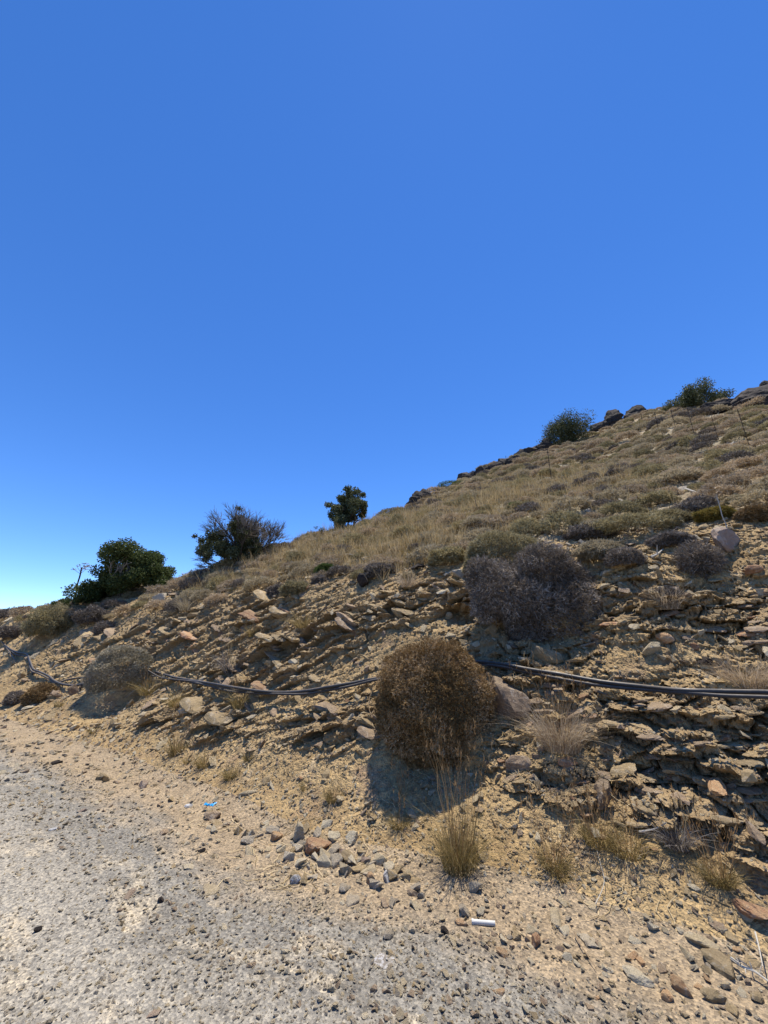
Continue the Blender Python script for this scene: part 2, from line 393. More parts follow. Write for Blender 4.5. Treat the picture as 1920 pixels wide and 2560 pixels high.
M = dict(bank=mat_bank(), hill=mat_hill(), road=mat_road(),
    ochre=mat_stone('ochre_stone', (.31, .225, .115), (.43, .325, .18)),
    tan=mat_stone('tan_stone', (.42, .34, .205), (.54, .45, .30)),
    cream=mat_stone('cream_stone', (.50, .43, .29), (.60, .53, .39)),
    rust=mat_stone('rusty_stone', (.30, .15, .085), (.42, .25, .13)),
    orange=mat_stone('orange_stone', (.46, .25, .12), (.52, .36, .2)),
    brown=mat_stone('brown_stone', (.26, .185, .12), (.38, .28, .19)),
    grey=mat_stone('grey_stone', (.30, .255, .19), (.41, .355, .27)),
    dark=mat_stone('dark_stone', (.028, .022, .019), (.055, .043, .036), (.10, .08, .06)),
    purple=mat_stone('purple_grey_stone', (.28, .20, .155), (.37, .285, .22)),
    white=mat_stone('white_quartz_stone', (.66, .64, .60), (.80, .79, .76)),
    veined=mat_stone('veined_grey_stone', (.26, .25, .24), (.40, .38, .35), vein=1),
    lightgrey=mat_stone('pale_grey_stone', (.42, .365, .27), (.53, .465, .36)),
    sprig_brown=mat_leaf('rusty_brown_sprigs', (.12, .076, .03), (.28, .188, .086), (.52, .40, .26), .12),
    sprig_grey=mat_leaf('grey_dead_sprigs', (.085, .07, .055), (.22, .188, .155), (.54, .48, .41), .12),
    sprig_greygreen=mat_leaf('grey_green_sprigs', (.26, .21, .13), (.43, .365, .24), (.57, .50, .37), .3),
    sprig_pale=mat_leaf('pale_grey_green_sprigs', (.19, .17, .115), (.37, .33, .24), (.55, .50, .39), .15),
    sprig_olive=mat_leaf('olive_sprigs', (.17, .145, .07), (.35, .30, .165), (.50, .44, .28), .25),
    sprig_tan=mat_leaf('tan_brown_sprigs', (.27, .20, .13), (.45, .365, .25), (.62, .53, .40), .28),
    sprig_yellow=mat_leaf('golden_green_sprigs', (.16, .12, .03), (.26, .20, .05), (.36, .28, .09), .2),
    green=mat_leaf('green_sprigs', (.05, .08, .02), (.10, .14, .04), (.17, .19, .07), .3),
    leaf=mat_leaf('dark_evergreen_leaves', (.03, .045, .014), (.075, .10, .032), (.14, .155, .06), .3, .5),
    leaf2=mat_leaf('grey_green_leaves', (.045, .055, .024), (.11, .125, .06), (.20, .21, .115), .2, .6),
    grass=mat_leaf('dry_golden_grass', (.30, .215, .10), (.50, .385, .20), (.66, .54, .33), .3),
    grassg=mat_leaf('half_green_grass', (.14, .11, .035), (.30, .225, .09), (.46, .35, .17), .3),
    grassred=mat_leaf('reddish_dry_stalks', (.26, .15, .06), (.38, .24, .11), (.48, .35, .19), .25),
    wood=mat_plain('grey_bark', (.21, .185, .155), .9, .1), darkwood=mat_plain('dark_twigs', (.075, .062, .05), .9, .1),
    deadwood=mat_plain('bleached_wood', (.50, .46, .38), .85, .1), drywood=mat_plain('dry_brown_wood', (.28, .20, .12), .9, .1),
    pipe=mat_pipe('black_polythene', (.012, .013, .015), .38, .5), pipeg=mat_pipe('dusty_black_polythene', (.03, .03, .032), .5, .4),
    steel=mat_plain('rusty_steel', (.045, .033, .028), .8, .2), white_pl=mat_plain('white_plastic', (.56, .54, .49), .5, .3, .3),
    blue=mat_plain('bright_blue_wrapper', (.03, .32, .62), .35, .5, .1))

# ------------------------------------------------------------------ build ground
V, F, ft, fd, tpv, rkv, qv, sv = build_terrain()
def sub(name, sel, mat, **k):
    f = F[sel]; u, inv = np.unique(f, return_inverse=True)
    me = mesh_np(name, V[u], inv.reshape(f.shape), {'bankt': np.clip(tpv[u], -20, 20), 'rock': rkv[u], 'bed': np.clip(qv[u], -50, 50), 'along': np.clip(sv[u], -90, 90)})
    o = link(name, me, mat); tag(o, **k); return o
nearm = fd < 75
road = sub('road', (ft < .12) & nearm, M['road'], kind='structure', label='pale dusty gravel road with worn grey and tan patches')
bank = sub('bank', (ft >= .12) & (ft < 3.5) & nearm, M['bank'], kind='structure', label='cut earth bank of ochre shale ledges and loose scree')
hill = sub('hillside', (ft >= 3.5) & nearm, M['hill'], kind='structure', label='dry hillside rising to the right above the cut bank')
farl = sub('distant_hills', ~nearm, mat_far(), kind='structure', label='low distant hills on the far left horizon')
dg = bpy.context.evaluated_depsgraph_get()
BV = []
for o in (road, bank, hill): BV.append(BVHTree.FromObject(o, dg))
def cast(o, d, far=1e6):
    best = None
    for b in BV:
        h = b.ray_cast(o, d, far)
        if h[0] is not None and (best is None or h[3] < best[2]): best = (h[0], h[1], h[3])
    return best
def hit(px, py):
    d = ray(px, py); n = d.normalized(); h = cast(EYE, n)
    if h is None: return None
    nn = h[1] if h[1].dot(n) < 0 else -h[1]
    return h[0], nn, h[2]/d.length      # point, normal, axial depth
def hitb(px, py):
    for k in range(60):
        h = hit(px, py+k*4)
        if h: return h
def ground(x, y):
    h = cast(Vector((x, y, 60)), Vector((0, 0, -1)))
    return h[0].z if h else 0
def seen(p):
    v = p-EYE; c, sn = math.cos(PITCH), math.sin(PITCH)
    f = v.y*c+v.z*sn; u = -v.y*sn+v.z*c
    if f <= .1: return None
    return 960+960*v.x/f, 1280-960*u/f, f
rng = random.Random(3); npr = np.random.RandomState(11)

# ------------------------------------------------------------------ geometry helpers
def ico(level):
    import bmesh
    bm = bmesh.new(); bmesh.ops.create_icosphere(bm, subdivisions=level, radius=1)
    v = np.array([p.co[:] for p in bm.verts]); f = np.array([[q.index for q in p.verts] for p in bm.faces]); bm.free()
    return v, f
ICO = {k: ico(k) for k in (1, 2, 3, 4)}
def hull_mesh(name, seed, flat=(1, .75, .5), npt=10):
    import bmesh
    r = np.random.RandomState(seed); p = r.uniform(-1, 1, (npt*3, 3)); p = p*np.array([1, 1, 1])
    p = p[np.argsort(-np.abs(p).max(1))][:npt]*np.array(flat); p /= np.abs(p[:, 0]).max()
    bm = bmesh.new()
    for q in p: bm.verts.new(q*.5)
    g = bmesh.ops.convex_hull(bm, input=bm.verts); bmesh.ops.delete(bm, geom=[v for v in bm.verts if not v.link_faces], context='VERTS')
    bmesh.ops.triangulate(bm, faces=bm.faces); bm.verts.index_update()
    v = np.array([q.co[:] for q in bm.verts]); f = np.array([[q.index for q in w.verts] for w in bm.faces]); bm.free()
    return mesh_np(name, v, f)
def rock_mesh(name, seed, level=3, flat=(1, .75, .5), nplanes=16, rough=.05, layer=0.0):
    r = np.random.RandomState(seed); v, f = ICO[level]
    n = r.normal(size=(nplanes, 3)); n /= np.linalg.norm(n, axis=1)[:, None]
    d = r.uniform(.45, 1.0, nplanes)
    dt = v@n.T; rad = np.where(dt > .05, d/np.maximum(dt, .05), 9).min(1)
    rad = np.minimum(rad, 1.25)
    p = v*rad[:, None]
    if level > 2:
        p = p+v*(rough*fbm(p[:, 0]*3+seed, p[:, 1]*3, p[:, 2]*3, 4))[:, None]
        if layer:
            qq = p[:, 2]*5+.6*fbm(p[:, 0]*2+seed, p[:, 1]*2, p[:, 2], 2)
            fr = qq-np.floor(qq); h = _h(np.floor(qq).astype(int), np.full(len(qq), seed), np.zeros(len(qq), int))
            p[:, :2] *= (1+layer*(h-.5+.3*fr))[:, None]
    p = p*np.array(flat)
    p /= np.abs(p[:, 0]).max()
    return mesh_np(name, p*.5, f, smooth=False)
ROCKS = {}
for k in M:
    if M[k].name.endswith('_stone'):
        ROCKS[k] = []
def rock_of(matk, seed, level, **k):
    me = hull_mesh('stone', seed, k.get('flat', (1, .75, .5)), 9+seed % 4) if level < 3 else rock_mesh('stone', seed, level, **k); me.materials.append(M[matk]); return me
_cache = {}
def stone_mesh(matk, var, level=3, **k):
    key = (matk, var, level, tuple(sorted(k.items())))
    if key not in _cache: _cache[key] = rock_of(matk, 100+var*7, level, **k)
    return _cache[key]
def tube(pts, rad, sides=6, cap=True):
    P = np.array([tuple(p) for p in pts], float); n = len(P)
    rad = np.full(n, rad) if np.isscalar(rad) else np.array(rad)
    T = np.gradient(P, axis=0); T /= np.linalg.norm(T, axis=1)[:, None]+1e-9
    ref = np.array([0, 0, 1.]) if abs(T[0][2]) < .9 else np.array([1., 0, 0])
    a = np.linspace(0, 2*np.pi, sides, endpoint=False); vs_ = []
    for i in range(n):
        b = np.cross(T[i], ref); b /= np.linalg.norm(b)+1e-9; c = np.cross(b, T[i]); ref = c if abs(np.dot(c, T[i])) < .9 else ref
        vs_.append(P[i]+rad[i]*(np.cos(a)[:, None]*b+np.sin(a)[:, None]*c))
    vv = np.concatenate(vs_); f = []
    for i in range(n-1):
        for j in range(sides):
            q = (j+1) % sides; f += [(i*sides+j, i*sides+q, (i+1)*sides+q), (i*sides+j, (i+1)*sides+q, (i+1)*sides+j)]
    if cap:
        for base, rv in ((0, 1), ((n-1)*sides, 0)):
            for j in range(1, sides-1):
                t_ = (base, base+j, base+j+1); f.append(t_[::-1] if rv else t_)
    return vv, np.array(f)
class Acc:
    def __init__(s): s.v = []; s.f = []; s.t = []; s.n = 0
    def add(s, v, f, t=.5):
        s.v.append(v); s.f.append(np.asarray(f)+s.n); s.t.append(np.full(len(v), t) if np.isscalar(t) else t); s.n += len(v); return s
    def mesh(s, name, mat=None, smooth=False):
        me = mesh_np(name, np.concatenate(s.v), np.concatenate(s.f), {'tint': np.concatenate(s.t)}, smooth)
        if mat: me.materials.append(mat)
        return me
def unit(a): return a/(np.linalg.norm(a, axis=1)[:, None]+1e-9)
def sprigs(P, Dn, ln, wd, k, jit, r, tint=None):
    """k narrow spikes leaving every point"""
    n = len(P); P = np.repeat(P, k, 0); Dn = np.repeat(Dn, k, 0)
    d = unit(Dn+r.normal(size=P.shape)*jit); sd = unit(np.cross(d, r.normal(size=P.shape)))
    L = (ln*r.uniform(.5, 1.3, n*k))[:, None]; W = (wd*r.uniform(.6, 1.4, n*k))[:, None]
    a = P-sd*W; b = P+sd*W; c = P+d*L
    v = np.stack([a, b, c], 1).reshape(-1, 3); f = np.arange(len(v)).reshape(-1, 3)
    t = np.repeat(np.repeat(r.rand(n)**1.2 if tint is None else tint, k), 3)
    return v, f, t
def leaves(P, ln, wd, r, up=.2, tint=None):
    n = len(P); d = unit(r.normal(size=(n, 3))+[0, 0, up]); sd = unit(np.cross(d, r.normal(size=(n, 3))))
    L = (ln*r.uniform(.6, 1.3, n))[:, None]; W = (wd*r.uniform(.6, 1.3, n))[:, None]
    a = P; b = P+d*L*.5+sd*W; c = P+d*L; e = P+d*L*.5-sd*W
    v = np.stack([a, b, c, e], 1).reshape(-1, 3); i = np.arange(n)*4
    f = np.concatenate([np.stack([i, i+1, i+2], 1), np.stack([i, i+2, i+3], 1)])
    return v, f, np.repeat(r.rand(n)**1.3 if tint is None else tint, 4)
def bush_mesh(name, mat, seed, n=9000, dims=(1, 1, 1), ln=.03, wd=.004, k=3, depth=.25, lump=.16, lumpf=2.2, jit=.7, low=-1.0, gaps=.0, stems=0, fine=.10):
    """springy cushion of divaricate twigs, unit radius times dims"""
    r = np.random.RandomState(seed); dims = np.array(dims)
    d = unit(r.normal(size=(n*2, 3))); d = d[d[:, 2] > low][:n]
    rad = 1+lump*fbm(d[:, 0]*lumpf+seed, d[:, 1]*lumpf, d[:, 2]*lumpf, 3)*1.6
    rad += fine*fbm(d[:, 0]*9+seed, d[:, 1]*9, d[:, 2]*9, 2)
    if gaps:
        g = fbm(d[:, 0]*4+seed, d[:, 1]*4, d[:, 2]*4+9, 2); rad -= gaps*sst(.1, .5, g)
    rad = rad*(1-depth*r.rand(len(d))**1.6)
    P = d*rad[:, None]*dims
    patch = .5+.5*fbm(d[:, 0]*3+seed, d[:, 1]*3, d[:, 2]*3+4, 2)
    tint = np.clip(.55*r.rand(len(d))+.6*(patch-.2), 0, 1)
    A_ = Acc(); A_.add(*sprigs(P, d, ln, wd, k, jit, r, tint))
    if stems:
        for i in range(stems):
            e = P[r.randint(len(P))]*r.uniform(.85, 1.12); m = e*.5+r.normal(size=3)*.05*dims
            A_.add(*tube([e*0.02-[0, 0, dims[2]*.3], m, e], [.007, .005, .002], 3, False), .9)
    return A_.mesh(name, mat)
def blades(n, r, h=.4, spread=.12, lean=.35, wd=.0035, seg=3, h0=.5, droop=.25, tint=None, out=1.0):
    """arching grass blades"""
    a = r.uniform(0, 2*np.pi, n); rr = spread*np.sqrt(r.rand(n))
    base = np.stack([np.cos(a)*rr, np.sin(a)*rr, np.zeros(n)-.02], 1)
    a2 = a+r.normal(size=n)*.8; ln = lean*r.rand(n)**.8*out
    d = unit(np.stack([np.cos(a2)*ln, np.sin(a2)*ln, np.ones(n)], 1)); H = h*r.uniform(h0, 1.1, n)
    side = unit(np.cross(d, r.normal(size=(n, 3)))); vs_ = []; dr = droop*r.rand(n)
    for i in range(seg+1):
        q = i/seg; p = base+d*(H*q)[:, None]; p[:, 0] += np.cos(a2)*dr*H*q*q; p[:, 1] += np.sin(a2)*dr*H*q*q; p[:, 2] -= dr*H*q*q*.6; p = p+r.normal(size=p.shape)*(H*.028*q)[:, None]
        wq = wd*(1-q*.85); vs_ += [p-side*wq, p+side*wq]
    v = np.stack(vs_, 1).reshape(-1, 3); m = 2*(seg+1); b = np.arange(n)*m; f = []
    for i in range(seg):
        f += [np.stack([b+2*i, b+2*i+1, b+2*i+3], 1), np.stack([b+2*i, b+2*i+3, b+2*i+2], 1)]
    t = np.repeat(r.rand(n) if tint is None else np.clip(tint+r.normal(size=n)*.15, 0, 1), m)
    tips = vs_[-1]
    return v, np.concatenate(f), t, tips

# scatter with geometry nodes (uncountable ground cover only)
def scatter(name, pts, rots, scls, idx, meshes, label, cat=None, parent=None):
    col = bpy.data.collections.new(name+'_kinds')
    for i, me in enumerate(meshes):
        o = bpy.data.objects.new('piece_%02d' % i, me); col.objects.link(o)
    me = bpy.data.meshes.new(name); me.from_pydata([tuple(p) for p in pts], [], [])
    for an, ty, dat in (('rot', 'FLOAT_VECTOR', rots), ('scl', 'FLOAT_VECTOR', scls)):
        at = me.attributes.new(an, ty, 'POINT'); at.data.foreach_set('vector', np.ascontiguousarray(dat, dtype=np.float32).ravel())
    at = me.attributes.new('idx', 'INT', 'POINT'); at.data.foreach_set('value', np.ascontiguousarray(idx, dtype=np.int32))
    g = bpy.data.node_groups.new(name, 'GeometryNodeTree')
    g.interface.new_socket('Geometry', in_out='INPUT', socket_type='NodeSocketGeometry'); g.interface.new_socket('Geometry', in_out='OUTPUT', socket_type='NodeSocketGeometry')
    gi = g.nodes.new('NodeGroupInput'); go = g.nodes.new('NodeGroupOutput'); ip = g.nodes.new('GeometryNodeInstanceOnPoints')
    ci = g.nodes.new('GeometryNodeCollectionInfo'); ci.inputs[0].default_value = col; ci.inputs[1].default_value = True; ci.inputs[2].default_value = True
    def na(n, ty):
        a = g.nodes.new('GeometryNodeInputNamedAttribute'); a.data_type = ty; a.inputs[0].default_value = n; return a.outputs[0]
    ln = g.links.new
    ln(gi.outputs[0], ip.inputs['Points']); ln(ci.outputs[0], ip.inputs['Instance']); ip.inputs['Pick Instance'].default_value = True
    ln(na('idx', 'INT'), ip.inputs['Instance Index'])
    ln(na('rot', 'FLOAT_VECTOR'), ip.inputs['Rotation']); ln(na('scl', 'FLOAT_VECTOR'), ip.inputs['Scale']); ln(ip.outputs[0], go.inputs[0])
    o = link(name, me); md = o.modifiers.new('scatter', 'NODES'); md.node_group = g
    tag(o, label, cat, None, 'stuff')
    return o
def drop(xs, ys):
    out = []
    for x, y in zip(xs, ys):
        h = cast(Vector((x, y, 60)), Vector((0, 0, -1)))
        out.append(h if h else (Vector((x, y, -99)), Vector((0, 0, 1)), 0))
    return out
# ------------------------------------------------------------------ scree and gravel (uncountable)
def polar_pts(n, r0, r1, a0, a1, g=1.0):
    u = npr.rand(n); r = (r0**(1-g)+(r1**(1-g)-r0**(1-g))*u)**(1/(1-g)) if g != 1 else r0*(r1/r0)**u
    a = np.radians(npr.uniform(a0, a1, n)); return np.sin(a)*r, np.cos(a)*r
def chips(name, n, r0, r1, tmin, tmax, size, mats, label, seed, sink=.15, fl=(1, .8, .45), sizep=3.0, keep=None, tfn=None):
    x, y = polar_pts(n, r0, r1, -54, 54)
    s, t = to_st(x, y); tp = t-foot(s); k = (tp > tmin) & (tp < tmax)
    if keep is not None: k &= keep(s, tp, x, y)
    x, y = x[k], y[k]; hs_ = drop(x, y)
    m = len(x); pts = []; rot = []; sc = []
    dist = np.hypot(x, y)
    sz = size*(.35+npr.rand(m)**sizep*2.2)*np.clip(dist/5, .75, 2.2)
    for i, h in enumerate(hs_):
        nrm = h[1] if h[1].z > 0 else -h[1]
        nrm = (nrm+Vector((0, 0, .6))).normalized()
        e = (nrm.to_track_quat('Z', 'Y').to_matrix() @ Euler((rng.gauss(0, .35), rng.gauss(0, .35), rng.uniform(0, 6.28))).to_matrix()).to_euler()
        pts.append(h[0]+nrm*sz[i]*sink); rot.append(e[:]); q = sz[i]; sc.append((q, q*rng.uniform(.7, 1.1), q*rng.uniform(.6, 1.3)))
    meshes = [rock_of(mats[j % len(mats)], seed+j, 2 if j % 3 == 0 else 1, flat=fl, nplanes=11) for j in range(len(mats)*2)]
    return scatter(name, pts, np.array(rot), np.array(sc), npr.randint(0, len(meshes), m), meshes, label)
chips('scree', 70000, 3.0, 16, .05, 3.9, .019, ['ochre', 'tan', 'ochre', 'cream', 'ochre', 'tan', 'brown'], 'fine angular ochre scree covering the cut bank', 300, .1)
chips('rubble', 5500, 3.0, 22, .3, 4.3, .06, ['ochre', 'tan', 'brown', 'ochre', 'tan', 'cream', 'ochre'], 'coarser broken shale rubble scattered over the bank and its brow', 340, .1, (1, .7, .35), 2.5)
chips('hill_stones', 9000, 6, 45, 3.0, 45, .05, ['cream', 'tan', 'lightgrey', 'ochre', 'purple'], 'pale stones littering the soil between the hillside shrubs', 460, .1, (1, .75, .4), 2.5)
chips('gravel', 70000, 1.7, 12, -12, -.5, .0135, ['grey', 'tan', 'lightgrey', 'tan', 'grey', 'tan', 'lightgrey'], 'small grey and tan gravel loose on the road surface', 380, .1, (1, .85, .6), 4)
chips('roadside_grit', 24000, 2.2, 14, -1.3, .5, .022, ['ochre', 'tan', 'cream', 'grey', 'brown'], 'coarse grit gathered along the road edge', 420, .12, (1, .8, .5), 3)

straw = []
for j in range(4):
    r = np.random.RandomState(40+j); q = np.cumsum(r.normal(size=(5, 3))*[.0, .10, .03], 0)+np.linspace(-.5, .5, 5)[:, None]*[1, 0, 0]
    v, f = tube(q, [.012, .014, .012, .010, .005], 3, False); straw.append(mesh_np('straw', v, f, {'tint': np.full(len(v), .2+.25*j)})); straw[-1].materials.append(M['grass'])
x, y = polar_pts(9000, 2.6, 14, -54, 54); s, t = to_st(x, y); tp = t-foot(s); cl_ = fbm(x*1.3, y*1.3, x*0+6, 2); kk_ = (tp > -.7) & (tp < 4) & (cl_+.25*npr.rand(len(x)) > .12)
x, y = x[kk_], y[kk_]; pr, rt, sc = [], [], []
for h in drop(x, y):
    n_ = (h[1] if h[1].z > 0 else -h[1]); q = rng.uniform(.06, .26); pr.append(h[0]+n_*.006)
    rt.append((n_.to_track_quat('Z', 'Y').to_matrix() @ Euler((0, rng.gauss(0, .12), rng.uniform(0, 6.28))).to_matrix()).to_euler()[:]); sc.append((q, q, min(q, .14)))
scatter('straw_litter', pr, np.array(rt), np.array(sc), npr.randint(0, 4, len(pr)), straw, 'broken dry straws and twigs littering the bank and verge')
# ------------------------------------------------------------------ rock slabs of the ledges (parts of the bank)
slabs = []; tries = 0
while len(slabs) < 230 and tries < 9000:
    tries += 1
    px = rng.uniform(60, 1915); py = rng.uniform(1430, 2150); h = hit(px, py)
    if not h: continue
    s, t = to_st(h[0].x, h[0].y); rk = float(rockmask(np.array([s]), np.array([t]))[0])
    if rk < .35 or rng.random() > rk: continue
    slabs.append((px, py, h, s))
for px, py, h, s in slabs:
    var = rng.randrange(9); mk = rng.choice(['ochre', 'brown', 'ochre', 'brown', 'ochre', 'rust', 'brown'])
    me = stone_mesh(mk, 40+var, 3, flat=(1, .62, .26), nplanes=10, rough=.09, layer=.16)
    sz = rng.uniform(26, 80)/960*h[2]
    o = link('rock_slab', me, parent=bank)
    dip = -math.atan(.46 if s > 1.5 else -.08)
    nz = Euler((rng.uniform(-.35, .1)+.1, dip*-1+rng.gauss(0, .1), 0)).to_matrix()
    rot = Matrix.Rotation(R(180-32)+rng.gauss(0, .2), 3, 'Z') @ Euler((rng.uniform(-.45, .15), dip+rng.gauss(0, .12), 0)).to_matrix()
    o.rotation_euler = rot.to_euler(); o.location = h[0]-Vector((-NX, -NY, .2))*sz*.08
    o.scale = (sz, sz*rng.uniform(.8, 1.2), sz*rng.uniform(.7, 1.3))

